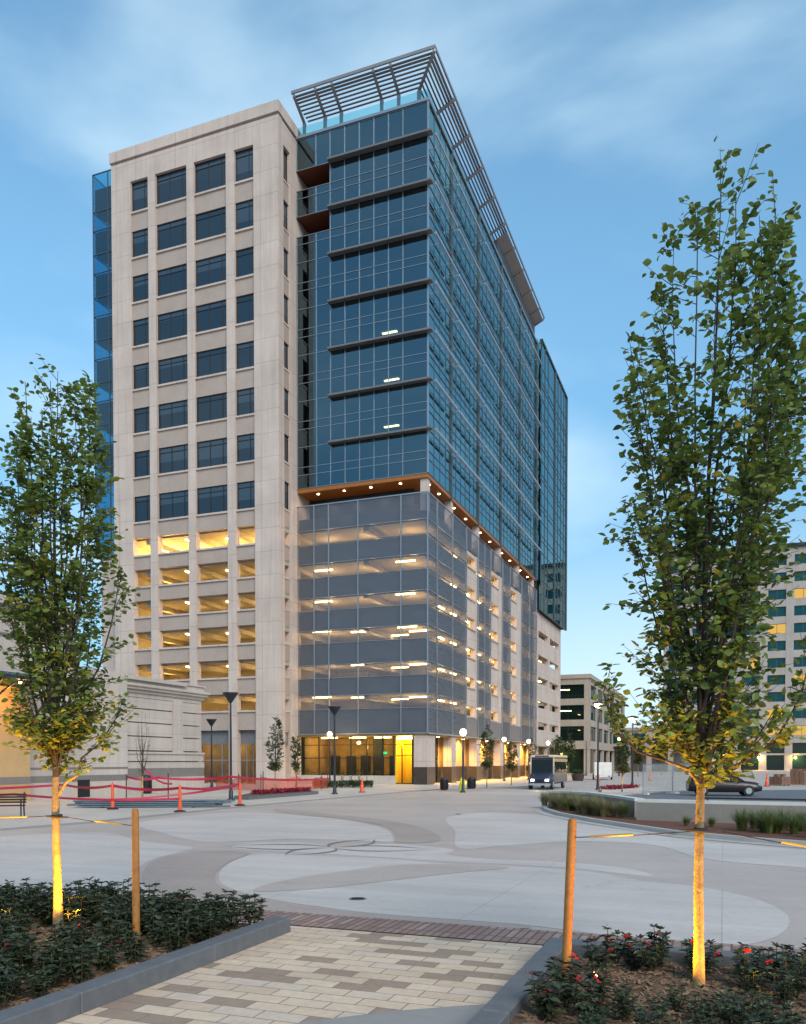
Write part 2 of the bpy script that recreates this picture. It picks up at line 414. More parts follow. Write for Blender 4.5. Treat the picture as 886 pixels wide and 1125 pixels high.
M['hedge'] = leaf_mat('hedge_leaves', (.015, .035, .01), (.05, .09, .025), trans=.2)
M['redflow'] = leaf_mat('red_bed_flowers', (.1, .012, .02), (.45, .02, .06), trans=.2)
M['black'] = surf('black_metal', (.015, .015, .017), scale=3, rough=.45, metal=.3)
M['pole'] = surf('charcoal_pole', (.035, .038, .045), scale=3, rough=.45, metal=.4)
M['rubber'] = surf('rubber', (.02, .02, .02), scale=5, rough=.85)
M['orange'] = surf('orange_plastic', (.8, .1, .025), (.7, .08, .02), scale=3, rough=.5)
M['white'] = surf('white_plastic', (.75, .74, .72), scale=2, rough=.5)
M['redtape'] = surf('red_tape', (.42, .015, .05), (.33, .01, .04), scale=3, rough=.5)
M['steel'] = surf('galvanised_steel', (.16, .2, .23), (.11, .14, .16), scale=6, rough=.4, metal=.6)
M['strap'] = surf('pale_strap', (.42, .28, .1), scale=6, rough=.6)
M['hivis'] = surf('yellow_green_plastic', (.65, .75, .03), scale=2, rough=.5)
M['carpaint'] = surf('dark_car_paint', (.03, .022, .024), scale=1, rough=.25, metal=.3)
M['carglass'] = dark_glass('car_glass', (.008, .01, .013), ior=1.4)
M['bluepaint'] = surf('dark_blue_paint', (.03, .042, .075), scale=1, rough=.25, metal=.2)
M['cream'] = surf('cream_paint', (.6, .48, .38), scale=1, rough=.4)
M['headl'] = glow('headlight_glow', (1, .82, .5), 6.)
M['taill'] = surf('red_lens', (.4, .01, .01), scale=3, rough=.3)
M['chrome'] = surf('bright_metal', (.6, .6, .62), scale=3, rough=.25, metal=.9)
M['fence'] = screen_mat('fence_mesh', (.38, .38, .37), .55)
M['officestone'] = stone_mat('office_stone', (.4, .33, .275), w=1.5, h=1.2, joint=.01)
M['towerstone'] = stone_mat('grid_tower_stone', (.4, .355, .325), w=1.5, h=2.0, joint=.01)
M['amber'] = surf('amber_lit_wall', (.5, .33, .16), (.43, .28, .13), scale=1, rough=.7)  # amber lamplight under the canopy is put into the wall colour
M['upface'] = glow('uplight_lens_glow', (1, .72, .2), 10.)

# ------------------------------------------------------------------ camera, world, sun
cam = bpy.data.cameras.new('camera'); camo = bpy.data.objects.new('camera', cam); COL.objects.link(camo)
camo.location = (0, 0, 2.0); camo.rotation_euler = (math.radians(88.5), 0, 0)
cam.sensor_fit = 'AUTO'; cam.sensor_width = 36; cam.lens = 918 / 1125 * 36
cam.shift_y = (837 + 918 * math.tan(math.radians(1.5)) - 562.5) / 1125
cam.clip_start = .1; cam.clip_end = 6000
SC.camera = camo

SUN_EL, SUN_AZ = math.radians(34), math.radians(158)     # azimuth clockwise from +Y: behind the camera, to its right
w = bpy.data.worlds.new('World'); SC.world = w; w.use_nodes = True
nt = w.node_tree; nt.nodes.clear()
wo = N(nt, 'ShaderNodeOutputWorld'); bg = N(nt, 'ShaderNodeBackground'); bg.inputs['Strength'].default_value = .1
sky = N(nt, 'ShaderNodeTexSky', sky_type='NISHITA'); sky.sun_disc = False; sky.sun_elevation = SUN_EL; sky.sun_rotation = SUN_AZ
sky.air_density = 1.2; sky.dust_density = .6; sky.ozone_density = 2.5
tc = N(nt, 'ShaderNodeTexCoord')
sx = N(nt, 'ShaderNodeSeparateXYZ'); nt.links.new(tc.outputs['Generated'], sx.inputs[0])
# clouds: soft banks, flattened towards the horizon
mpw = N(nt, 'ShaderNodeMapping'); mpw.inputs['Scale'].default_value = (1, 1, 2.6); mpw.inputs['Location'].default_value = (1.7, .6, .45)
nt.links.new(tc.outputs['Generated'], mpw.inputs[0])
cn = N(nt, 'ShaderNodeTexNoise', Scale=2.7, Detail=8, Roughness=.46); cn.inputs['Distortion'].default_value = .25
nt.links.new(mpw.outputs[0], cn.inputs['Vector'])
cr = N(nt, 'ShaderNodeMapRange', interpolation_type='SMOOTHSTEP'); cr.inputs['From Min'].default_value = .42; cr.inputs['From Max'].default_value = .72
cr.inputs['To Min'].default_value = 0; cr.inputs['To Max'].default_value = .6
nt.links.new(cn.outputs['Fac'], cr.inputs['Value'])
# more cloud low down
hz = N(nt, 'ShaderNodeMapRange', interpolation_type='SMOOTHSTEP'); hz.inputs['From Min'].default_value = .32; hz.inputs['From Max'].default_value = .03
hz.inputs['To Min'].default_value = 0; hz.inputs['To Max'].default_value = .5
nt.links.new(sx.outputs['Z'], hz.inputs['Value'])
# the low cloud bank lies to the right (and behind)
hx = N(nt, 'ShaderNodeMapRange', interpolation_type='SMOOTHSTEP'); hx.inputs['From Min'].default_value = -.35; hx.inputs['From Max'].default_value = .3
hx.inputs['To Min'].default_value = .3; hx.inputs['To Max'].default_value = 2.1
nt.links.new(sx.outputs['X'], hx.inputs['Value'])
hm = N(nt, 'ShaderNodeMath', operation='MULTIPLY'); nt.links.new(hz.outputs[0], hm.inputs[0]); nt.links.new(hx.outputs[0], hm.inputs[1])
mxm = N(nt, 'ShaderNodeMath', operation='MAXIMUM'); nt.links.new(cr.outputs[0], mxm.inputs[0]); nt.links.new(hm.outputs[0], mxm.inputs[1])
tint = N(nt, 'ShaderNodeMix', data_type='RGBA', blend_type='MULTIPLY'); tint.inputs['Factor'].default_value = 1; tint.inputs['B'].default_value = (1.17, 1.37, 1.38, 1)
nt.links.new(sky.outputs[0], tint.inputs['A'])
# the dusk sky does not whiten as much towards the horizon as a midday one
lo = N(nt, 'ShaderNodeMapRange', interpolation_type='SMOOTHSTEP'); lo.inputs['From Min'].default_value = 0; lo.inputs['From Max'].default_value = .55
lo.inputs['To Min'].default_value = 0; lo.inputs['To Max'].default_value = 1; nt.links.new(sx.outputs['Z'], lo.inputs['Value'])
lc = N(nt, 'ShaderNodeMix', data_type='RGBA'); nt.links.new(lo.outputs[0], lc.inputs['Factor']); lc.inputs['A'].default_value = (.3, .5, .67, 1); lc.inputs['B'].default_value = (1.03, 1.36, 1.3, 1)
nt.links.new(lc.outputs['Result'], tint.inputs['B'])
cm = N(nt, 'ShaderNodeMix', data_type='RGBA'); nt.links.new(mxm.outputs[0], cm.inputs['Factor']); nt.links.new(tint.outputs['Result'], cm.inputs['A'])
cm.inputs['B'].default_value = (4.2, 5.6, 6.4, 1)
nt.links.new(cm.outputs['Result'], bg.inputs['Color']); nt.links.new(bg.outputs[0], wo.inputs['Surface'])

sl = bpy.data.lights.new('sun', 'SUN'); sl.energy = 1.5; sl.angle = math.radians(35); sl.color = (1, .89, .76)
so = bpy.data.objects.new('sun', sl); COL.objects.link(so)
sd = Vector((math.sin(SUN_AZ) * math.cos(SUN_EL), math.cos(SUN_AZ) * math.cos(SUN_EL), math.sin(SUN_EL)))
so.rotation_euler = (-sd).to_track_quat('-Z', 'Y').to_euler()

SC.view_settings.view_transform = 'Standard'; SC.view_settings.look = 'None'; SC.view_settings.gamma = 1
SC.view_settings.exposure = .84
SC.cycles.use_denoising = True; SC.cycles.max_bounces = 8; SC.cycles.transparent_max_bounces = 24
SC.cycles.caustics_reflective = False; SC.cycles.caustics_refractive = False
SC.cycles.sample_clamp_indirect = 6.

# ------------------------------------------------------------------ ground, plaza, pavements
def structure(name, mb, mat):
    return tag(mb.build(name, mat), kind='structure')

structure('ground', MB().sheet([(-1500, -1500), (1500, -1500), (1500, 1500), (-1500, 1500)], 0), M['ground'])
structure('plaza', MB().sheet(smooth_poly([(-22, 9), (-11.8, 24.4), (-7.8, 35.3), (-2, 49.5), (1, 57), (4, 56), (6, 46), (6, 34), (8, 25), (14, 19), (16, 10), (14, 2), (4, -4), (-12, -4)], 4), .004), M['plaza'])
front_lobe = [(3.96, 14.08), (3.28, 15.26), (2.04, 15.92), (0.84, 16.35), (-0.24, 17.12), (-1.2, 17.45), (-2.19, 17.79), (-3.13, 18.14), (-3.4, 16.8), (-3.32, 15.13), (-3.01, 13.76), (-2.53, 12.8), (-1.8, 11.96), (-1.03, 11.36), (-0.27, 10.88), (0.66, 10.51), (1.52, 10.15), (2.19, 9.67), (2.83, 9.2), (3.48, 9.0), (4.1, 9.32), (4.68, 10.1), (5.05, 11.02), (5.13, 12.11), (4.8, 13.17)]
back_lobe = [(-8.62, 26.97), (-8.1, 30.57), (-6.9, 32.76), (-5.11, 32.3), (-2.32, 29.11), (-0.63, 25.12), (-0.26, 21.56), (-0.41, 20.83), (-2.66, 21.56), (-4.39, 20.83), (-5.24, 21.07), (-6.66, 23.2)]
left_zone = [(-10.5, 22.5), (-8.5, 23.5), (-6.6, 21.0), (-5.0, 19.6), (-4.9, 18.6), (-5.1, 17.2), (-4.95, 15.6), (-4.3, 13.6), (-3.6, 12.5), (-4.6, 12.2), (-6.5, 12.9), (-10, 14.6), (-13, 16.4), (-14, 19)]
right_zone = [(1.3, 19.3), (1.5, 24), (1.6, 30), (3.5, 33), (5.2, 31), (5.7, 27), (6.6, 24.2), (7.2, 21.4), (8.6, 19.4), (10.5, 16.6), (9.5, 14.6), (7.4, 15.8), (6.2, 17.2), (6.0, 19.9), (4.4, 20.9), (2.5, 19.9)]
pale_mid = [(-2.2, 20.4), (-1.5, 19.5), (-.4, 20.3), (1.1, 19.1), (.95, 17.9), (1.8, 17.1), (3.2, 16.6), (4.2, 15.6), (4.3, 14.5), (3.2, 15.6), (1.9, 16.3), (.6, 16.8), (-1.6, 18.1), (-3.9, 19.2), (-3.6, 20.6)]
for nm, poly in (('plaza_front_lobe', front_lobe), ('plaza_back_lobe', back_lobe), ('plaza_left_paving', left_zone), ('plaza_right_paving', right_zone), ('plaza_pale_paving', pale_mid)):
    structure(nm, MB().sheet(smooth_poly(poly, 6), .008 if nm != 'plaza_pale_paving' else .0065), M['light'])
left_swoop = [(-4.75, 15.26), (-5.01, 16.8), (-4.81, 18.14), (-3.94, 18.7), (-3.33, 18.14), (-3.45, 16.8), (-3.38, 15.13), (-3.07, 13.7), (-2.58, 12.75), (-1.85, 11.9), (-1.08, 11.3), (-.3, 10.8), (.6, 10.43), (1.5, 10.08), (1.2, 9.95), (-.6, 10.45), (-1.6, 10.85), (-2.6, 11.3), (-3.6, 12.4), (-4.2, 13.5)]
back_swoop = [(-5.3, 35.28), (-2.52, 31.62), (-0.4, 28.21), (0.72, 24.44), (0.92, 21.07), (-0.16, 20.59), (-0.2, 22.63), (-0.6, 25.82), (-2.2, 29.3), (-4.75, 32.76)]
dark_band = [(-2.3, 12.8), (-2.0, 14.0), (-1.06, 15.2), (-0.05, 16.1), (1.02, 16.2), (2.0, 15.7), (.9, 14.9), (-0.3, 13.9), (-1.3, 13.1)]
for nm, poly, z in (('plaza_left_swoop', left_swoop, .012), ('plaza_back_swoop', back_swoop, .012), ('plaza_lobe_band', dark_band, .0125)):
    structure(nm, MB().sheet(smooth_poly(poly, 6), z), M['swoop'] if z < .0125 else M['plaza'])
# the leaf-shaped outlines inlaid in the middle of the plaza
def petal(c, tip, wid, th=.07):
    c = np.array(c); t = np.array(tip); d = t - c; L = np.linalg.norm(d); d = d / L; n = np.array([-d[1], d[0]])
    def side(s, ww): return [tuple(c + d * L * k / 16 + n * s * ww * math.sin(math.pi * (k / 16) ** .8)) for k in range(17)]
    mb = MB()
    for s in (-1, 1):
        a = side(s, wid); b = side(s, wid - th * 1.3)
        for k in range(16): mb.quad((*a[k], .0165), (*a[k + 1], .0165), (*b[k + 1], .0165), (*b[k], .0165))
    return mb.v, mb.f
inl = MB()
for tip, wd in (((.74, 18.9), .62), ((-4.3, 19.75), .62), ((-.75, 21.5), .5), ((-2.5, 17.7), .5)):
    v_, f_ = petal((-1.64, 19.35), tip, wd); inl.add(v_, f_)
structure('plaza_leaf_inlay', inl, M['mark'])
# foreground path between the beds: pavers, brick strip, grey band
def gsheet(name, pts, z, mat): return structure(name, MB().sheet([grid(*p) for p in pts], z), mat)
gsheet('paved_path', [(-4.71, 2.0), (-1.66, 2.0), (-1.66, 8.62), (-1.5, 8.94), (-4.9, 8.94), (-4.71, 8.62)], .012, M['pavers'])
gsheet('brick_strip', [(-16, 8.95), (6, 8.95), (6, 9.72), (-16, 9.72)], .0205, M['brick'])
gsheet('verge_paving', [(-16, 8.6), (6, 8.6), (6, 8.95), (-16, 8.95)], .0085, M['walk'])
gsheet('grey_path_band', [(-4.705, 3.6), (-3.9, 4.5), (-3.3, 5.25), (-2.89, 5.72), (-2.45, 6.13), (-2.0, 6.46), (-1.665, 6.66), (-1.665, 2.1), (-4.705, 2.1)], .0165, M['greyband'])
# sidewalk in front of the tower and the hall
structure('sidewalk', MB().prism([(-60, 20), (-22, 10), (-11.82, 24.44), (-10.37, 27.2), (-7.81, 35.28), (-5.14, 42.3), (1.06, 57.36), (2.47, 60.4), (9.78, 67.0), (19.5, 92), (36, 135), (20, 145), (-60, 120)], -.1, .03), M['walk'])
kb = MB()
edge = [(-22, 10), (-11.82, 24.44), (-10.37, 27.2), (-7.81, 35.28), (-5.14, 42.3), (1.06, 57.36), (2.47, 60.4), (9.78, 67.0), (19.5, 92)]
for a, b in zip(edge[:-1], edge[1:]):
    d = Vector((b[0] - a[0], b[1] - a[1])).normalized(); n = Vector((d.y, -d.x)) * .28
    kb.loft([[(a[0], a[1], z), (b[0], b[1], z), (b[0] + n.x, b[1] + n.y, z), (a[0] + n.x, a[1] + n.y, z)][::-1] for z in (-.05, .045)])
structure('sidewalk_kerb', kb, surf('sidewalk_edge', (.3, .27, .25), scale=2, fine=.1))
structure('side_road', MB().sheet([(10.5, 46.5), (60, 22), (120, 40), (120, 70), (19.5, 58.5), (14, 51)], .004), M['asphalt'])
structure('red_street_line', MB().sheet([(-.5, 56.2), (5, 59.5), (12, 66), (12, 66.3), (5, 59.8), (-.7, 56.5)], .06), M['redtape'])

# ------------------------------------------------------------------ foreground planting beds
def bed_kerb(name, label, boxes):
    t = thing(name, label, 'planter kerb', (0, 0, 0), ROT)
    for b in boxes:
        MB().bbox(*b, b=.012).build('kerb_stone', M['kerb'], t)
    return t

segs = []
def run_y(x0, x1, y0, y1, z1, step=1.85):
    y = y0
    while y < y1 - .05:
        e = min(y + step, y1); segs.append((x0, x1, y + .003, e - .003, -.05, z1)); y = e
run_y(-4.93, -4.71, 1.5, 8.62, .18); bed_kerb('planter_kerb', 'grey stone kerb along the left bed, ending at the brick strip', segs); segs = []
run_y(-1.66, -1.44, 2.2, 8.62, .18)
for k in range(5): segs.append((-1.437 + k * 1.8 + .003, -1.437 + (k + 1) * 1.8 - .003, 8.40, 8.62, -.05, .18))
bed_kerb('planter_kerb', 'grey stone kerb boxing in the red-flowered bed on the right', segs); segs = []

def bed_soil(name, x0, x1, y0, y1, z, mound):
    nx, ny = 90, 60
    xs = np.linspace(x0, x1, nx); ys = np.linspace(y0, y1, ny)
    ph = RNG.uniform(0, 6, (12, 2)); fr = RNG.uniform(2, 16, (12, 2))
    vs = []
    for j in range(ny):
        for i in range(nx):
            h = sum(.012 / (1 + .12 * k) * math.sin(fr[k, 0] * xs[i] + ph[k, 0]) * math.sin(fr[k, 1] * ys[j] + ph[k, 1]) for k in range(12))
            for (mx_, my_, mh, mr) in mound: h += mh * math.exp(-((xs[i] - mx_) ** 2 + (ys[j] - my_) ** 2) / mr ** 2)
            vs.append((xs[i], ys[j], z + h))
    fs = [(j * nx + i, j * nx + i + 1, (j + 1) * nx + i + 1, (j + 1) * nx + i) for j in range(ny - 1) for i in range(nx - 1)]
    mb = MB(); mb.add(vs, fs, True)
    o = mb.build(name, M['soil'], None, (0, 0, 0), ROT); return tag(o, kind='structure'), (xs, ys, np.array(vs)[:, 2].reshape(ny, nx))

_, hL = bed_soil('bed_soil', -11.5, -4.93, 2.0, 8.62, .07, [(-6.88, 7.2, .05, .4)])
_, hR = bed_soil('bed_soil', -1.44, 7.5, 2.0, 8.40, .07, [(-.17, 7.1, .06, .45)])
def hgt(hh, x, y):
    xs, ys, z = hh
    return float(z[min(len(ys) - 1, max(0, int(round((y - ys[0]) / (ys[1] - ys[0]))))), min(len(xs) - 1, max(0, int(round((x - xs[0]) / (xs[1] - xs[0])))))])

def chips(name, hh, x0, x1, y0, y1, n, label):
    mb = MB()
    for _ in range(n):
        x = random.uniform(x0, x1); y = random.uniform(y0, y1); z = hgt(hh, x, y) + .006
        L = random.uniform(.012, .045); W_ = random.uniform(.006, .015); a = random.uniform(0, 6.28); tl = random.uniform(-.5, .5)
        d = Vector((math.cos(a), math.sin(a), tl * .6)) * L; s = Vector((-math.sin(a), math.cos(a), random.uniform(-.4, .4))) * W_
        p = Vector((x, y, z)); up = Vector((0, 0, .006))
        vs = [p - d - s, p + d - s * .6, p + d + s, p - d + s * .7]
        mb.add([tuple(v) for v in vs] + [tuple(v + up) for v in vs], [(4, 5, 6, 7), (0, 1, 5, 4), (1, 2, 6, 5), (2, 3, 7, 6), (3, 0, 4, 7)])
    o = mb.build(name, M['chips'], None, (0, 0, 0), ROT)
    return tag(o, label, 'mulch', kind='stuff')
chips('bark_mulch', hR, -1.4, 2.6, 4.6, 8.35, 5200, 'loose bark mulch in the red-flowered bed at right')
chips('bark_mulch', hL, -9.5, -4.98, 5.0, 8.55, 4200, 'loose bark mulch under the dark plants at left')

# ------------------------------------------------------------------ foliage
LEAF = np.array([[0, 0, 0], [-.28, .28, .07], [-.33, .52, .08], [-.2, .78, .04], [0, 1, -.06], [.2, .78, .04], [.33, .52, .08], [.28, .28, .07], [0, .52, -.02]])
LEAFF = [(0, 8, 2, 1), (8, 4, 3, 2), (0, 7, 6, 8), (8, 6, 5, 4)]
LANCE = LEAF * np.array([.62, 1, 1.2])


def leaves_mesh(name, P, D, Nn, S, tone, shape, mat, parent, extra=None):
    """P base points, D length direction, Nn leaf normal, S lengths"""
    n = len(P)
    D = D / np.linalg.norm(D, axis=1, keepdims=True)
    X = np.cross(D, Nn); X /= np.maximum(np.linalg.norm(X, axis=1, keepdims=True), 1e-6)
    Z = np.cross(X, D)
    k = len(shape)
    V = P[:, None, :] + S[:, None, None] * (X[:, None, :] * shape[None, :, 0:1] + D[:, None, :] * shape[None, :, 1:2] + Z[:, None, :] * shape[None, :, 2:3])
    V = V.reshape(-1, 3)
    F = (np.arange(n)[:, None, None] * k + np.array(LEAFF)[None]).reshape(-1, 4)
    me = bpy.data.meshes.new(name)
    me.vertices.add(len(V)); me.vertices.foreach_set('co', V.ravel().astype(np.float32))
    me.loops.add(F.size); me.loops.foreach_set('vertex_index', F.ravel().astype(np.int32))
    me.polygons.add(len(F)); me.polygons.foreach_set('loop_start', (np.arange(len(F)) * 4).astype(np.int32))
    me.materials.append(mat); me.update(calc_edges=True)
    at = me.attributes.new('tone', 'FLOAT', 'POINT'); at.data.foreach_set('value', np.repeat(tone, k).astype(np.float32))
    me.polygons.foreach_set('use_smooth', np.ones(len(F), bool))
    return link(name, me, parent)


def tree(name, label, loc, H, fork, rbase, prof, nlimb, ntwig, nleaf, leafsize, lean=(0, 0), seed=1, group=None, mats=('bark', 'leaf'), low_limbs=(), tw=(.22, .5), wind=(0, 0)):
    """upright street tree: tapered trunk, ascending limbs, twigs carrying leaves. prof = [(z, radius)]"""
    rg = np.random.default_rng(seed)
    t = thing(name, label, 'tree', loc, 0, group)
    pz = [p[0] for p in prof]; pr = [p[1] for p in prof]
    R = lambda z: float(np.interp(z, pz, pr))
    off = lambda z: np.array([lean[0], lean[1]]) * max(0., (z - fork) / (H - fork)) ** 1.6
    trunk = MB()
    lead = []; lr = []
    for k in range(15):
        z = H * .97 * k / 14
        wob = .012 * np.array([math.sin(z * 2.1 + seed), math.cos(z * 1.7 + seed)]) * min(1, z)
        o = off(z) + wob; lead.append((o[0], o[1], z))
        s = rbase * (1 - .0 * z) * (1.25 if k == 0 else 1) * (1 - .25 * min(1, z / fork)) if z <= fork * 1.05 else rbase * .72 * max(.08, 1 - (z - fork) / (H - fork)) ** 1.0
        lr.append(s)
    trunk.mat(0).tube(lead[:5], lr[:5], 12); trunk.mat(1).tube(lead[4:], lr[4:], 8)
    stems = [lead[4:]]
    specs = [(fork + (H - fork) * .42 * (i / nlimb) ** 1.5, i * 2.4 + rg.uniform(-.4, .4)) for i in range(nlimb)]
    for i, (zs, az) in enumerate(specs):
        ze = min(H * .93, zs + rg.uniform(.42, 1.0) * (H - zs)); rr = R(ze) * rg.uniform(.55, .95)
        o0 = off(zs); o1 = off(ze); d = np.array([math.cos(az), math.sin(az)])
        pts = []
        rm = R(zs + (ze - zs) * .35) * rg.uniform(.25, .6)
        for k in range(9):
            u = k / 8
            rad = (1 - u) ** 2 * 0 + 2 * u * (1 - u) * rm * 1.15 + u * u * rr
            z = zs + (ze - zs) * (.65 * u + .35 * u * u)
            c = o0 * (1 - u) + o1 * u
            pts.append((c[0] + d[0] * rad + rg.normal(0, .012), c[1] + d[1] * rad + rg.normal(0, .012), z))
        r0 = rbase * rg.uniform(.3, .42) * (1 - .4 * (zs - fork) / (H - fork))
        trunk.mat(1).tube(pts, [r0 * (1 - .8 * k / 8) for k in range(9)], 6); stems.append(pts)
    for pts, r0 in low_limbs:
        trunk.mat(0).tube(pts[:3], [r0, r0 * .85, r0 * .7], 7); trunk.mat(1).tube(pts[2:], [r0 * .7 * (1 - .6 * k / max(1, len(pts) - 3)) for k in range(len(pts) - 2)], 6)
        stems.append(pts[2:])
    for q in range(9):
        az = q * 2.4 + rg.uniform(-.3, .3); z0 = fork * rg.uniform(.96, 1.3); L = rg.uniform(.3, .75) * R(fork + .5)
        stems.append([(math.cos(az) * .02, math.sin(az) * .02, z0), (math.cos(az) * L * .5, math.sin(az) * L * .5, z0 + .12), (math.cos(az) * L, math.sin(az) * L, z0 + rg.uniform(.15, .75))])
        trunk.mat(1).tube(stems[-1], [.008, .006, .003], 5)
    # twigs
    P = []; D = []; T = []
    tws = MB()
    tops = sorted([s_ for s_ in stems if len(s_) > 3], key=lambda s_: -s_[-1][2])[:max(3, len(stems) // 3)]
    wts = np.array([len(s) if len(s) != 3 else 3.6 for s in stems], float); wts /= wts.sum()
    for q in range(ntwig):
        if q % 6 == 0:                                    # the tops of the tallest stems are leafy too
            s = tops[q // 6 % len(tops)]; u = rg.uniform(.45, 1.0) * (len(s) - 1)
        else:
            s = stems[rg.choice(len(stems), p=wts)]; u = rg.uniform(.03, 1.0) * (len(s) - 1)
        i = min(int(u), len(s) - 2); f = u - i
        p = np.array(s[i]) * (1 - f) + np.array(s[i + 1]) * f
        if p[2] < prof[0][0] - .1: continue
        c = off(p[2]); outw = p[:2] - c
        az = math.atan2(outw[1], outw[0]) + rg.normal(0, .9) if np.linalg.norm(outw) > .05 else rg.uniform(0, 6.28)
        el = rg.uniform(.1, 1.1); L = rg.uniform(*tw)
        d = np.array([math.cos(az) * math.cos(el), math.sin(az) * math.cos(el), math.sin(el)])
        e = p + d * L
        lim = R(e[2]) * rg.uniform(.85, 1.12); v = e[:2] - off(e[2]); rv = np.linalg.norm(v)
        if e[2] > H * 1.01: continue
        if rv > lim: e[:2] = off(e[2]) + v / rv * lim
        mid = (p + e) / 2 + np.array([0, 0, -.03 * L])
        tws.tube([p, mid, e], [.0045, .003, .0015], 3, caps=False)
        base_t = rg.uniform(0, 1)
        for k in range(nleaf):
            tt = .15 + .85 * (k + rg.uniform(0, 1)) / nleaf
            b = (p * (1 - tt) ** 2 + mid * 2 * tt * (1 - tt) + e * tt ** 2) + rg.normal(0, .025, 3)
            ang = rg.uniform(0, 6.28)
            dd = d * .5 + np.array([math.cos(ang) * .9 + wind[0], math.sin(ang) * .9 + wind[1], rg.uniform(-.75, .35)])
            P.append(b); D.append(dd); T.append(np.clip(.55 * base_t + .45 * rg.uniform(0, 1), 0, 1))
    P = np.array(P); D = np.array(D); T = np.array(T)
    nn = rg.normal(0, .6, (len(P), 3)) + np.array([0, 0, 1.])
    S = leafsize * rg.uniform(.65, 1.2, len(P))
    tr = trunk.build('trunk', [M[mats[0]], M['limb']], t)
    tws.build('twigs', M['limb'], tr)
    leaves_mesh('crown', P, D, nn, S, T, LEAF, M[mats[1]], t)
    return t


gx, gy = grid(-.17, 7.15)
tree('street_tree', 'tall young tree lit yellow at its trunk, in the red-flowered bed at right', (gx, gy, .06), 6.72, 1.75, .044,
     [(1.62, .3), (1.85, .55), (2.3, .76), (3.3, .88), (4.1, .9), (4.8, .82), (5.4, .68), (5.7, .56), (6.2, .54), (6.55, .42), (6.75, .2)], 24, 930, 11, .075, lean=(.15, .03), seed=3, wind=(.35, 0),
     low_limbs=[([(0, 0, 1.72), (.12, -.03, 1.85), (.3, -.06, 1.93), (.55, -.1, 2.1), (.75, -.1, 2.45), (.84, -.1, 2.85)], .018),
                ([(0, 0, 1.75), (-.1, 0, 1.88), (-.28, .02, 1.95), (-.5, .05, 2.02), (-.68, .05, 2.2), (-.78, .05, 2.5)], .017)])
gx, gy = grid(-6.88, 7.25)
tree('street_tree', 'leafy young tree with yellow-lit trunk standing among the dark plants at left', (gx, gy, .06), 6.4, 1.8, .05,
     [(1.5, .3), (1.75, .62), (2.2, .88), (3.0, .96), (3.6, .93), (4.2, .72), (4.9, .62), (5.5, .5), (6.0, .42), (6.5, .22)], 22, 840, 11, .077, lean=(.05, 0), seed=8, wind=(.15, 0),
     low_limbs=[([(0, 0, 1.55), (.12, -.03, 1.72), (.26, -.05, 1.8), (.3, -.06, 1.98), (.52, -.08, 2.15), (.75, -.1, 2.5)], .02)])

# stakes, ties, uplights
def stake(e, n, label, lean=0):
    x, y = grid(e, n)
    o = MB().tube([(0, 0, 0), (lean * .5, 0, .75), (lean, 0, 1.42), (lean, 0, 1.47)], [.042, .04, .039, .03], 10).build('tree_stake', M['stake'], None, (x, y, .04))
    return tag(o, label, 'stake')
stake(-1.26, 7.22, 'round timber stake left of the tree in the red-flowered bed', .05)
stake(-5.75, 7.16, 'round timber stake among the dark plants, right of the left tree', 0)

def tie(e0, e1, n0, n1, z0, z1, sl, label):
    a = Vector((*grid(e0, n0), z0)); b = Vector((*grid(e1, n1), z1))
    t = thing('tree_tie', label, 'tree tie', a)
    d = b - a
    MB().tube([(0, 0, 0), d * .5 + Vector((0, 0, -.01)), d], .004, 4).build('wire', M['black'], t)
    MB().tube([d * sl[0], d * sl[1]], .012, 6).build('sleeve', M['strap'], t)
    return t
tie(-1.2, -.2, 7.22, 7.15, 1.35, 1.44, (.14, .5), 'wire tie with pale sleeve from the right-bed stake to its tree')
tie(-5.75, -6.85, 7.16, 7.25, 1.33, 1.4, (.15, .52), 'wire tie with pale sleeve from the left-bed stake to its tree')
tie(.0, .95, 7.15, 7.1, 1.44, 1.3, (.45, .95), 'wire tie running right from the trunk in the red-flowered bed')
tie(-6.95, -8.0, 7.25, 7.1, 1.4, 1.36, (.3, .85), 'wire tie running left from the trunk at left')
for e, n, z, r, lab in ((-.17, 7.15, 1.45, .048, 'black rubber collar strapped round the right tree trunk'), (-6.88, 7.25, 1.4, .052, 'black rubber collar strapped round the left tree trunk')):
    x, y = grid(e, n)
    tag(MB().tube([(-.12, .0, 0), (-.05, -r, .0), (.05, -r, -.01), (.13, -.01, -.012)], [.008, .014, .014, .008], 6).lathe([(r - .012, -.02), (r + .006, -.02), (r + .006, .02), (r - .012, .02)], 14).build('trunk_collar', M['rubber'], None, (x, y, z)), lab, 'tree collar')

def uplight(e, n, hh, te, tn, tz, power, label, spot=60):
    x, y = grid(e, n); z = hgt(hh, e, n)
    t = thing('uplight', label, 'spotlight', (x, y, z))
    tx, ty = grid(te, tn)
    d = (Vector((tx, ty, tz)) - Vector((x, y, z + .12))).normalized()
    p = Vector((0, 0, .13))
    MB().tube([(0, 0, -.1), (0, 0, .1)], .008, 6).build('spike', M['black'], t)
    MB().tube([p - d * .07, p - d * .06, p + d * .065, p + d * .07], [.018, .03, .033, .03], 12).build('housing', M['mid'], t)
    MB().tube([p + d * .071, p + d * .073], .026, 12).build('lens', M['upface'], t)
    lamp('uplight_beam', 'SPOT', power, (1, .41, .012), tuple(p + d * .09), t, .02, tuple(p + d * 2), spot)
    return t
YEL = (1, .62, .1)
uplight(-1.02, 6.95, hR, -.2, 7.15, 1.0, 330, 'small bullet uplight shining beside the right-bed stake', 92)
uplight(.75, 6.75, hR, -.12, 7.15, 1.0, 170, 'small bullet uplight near the right edge of the red-flowered bed', 92)
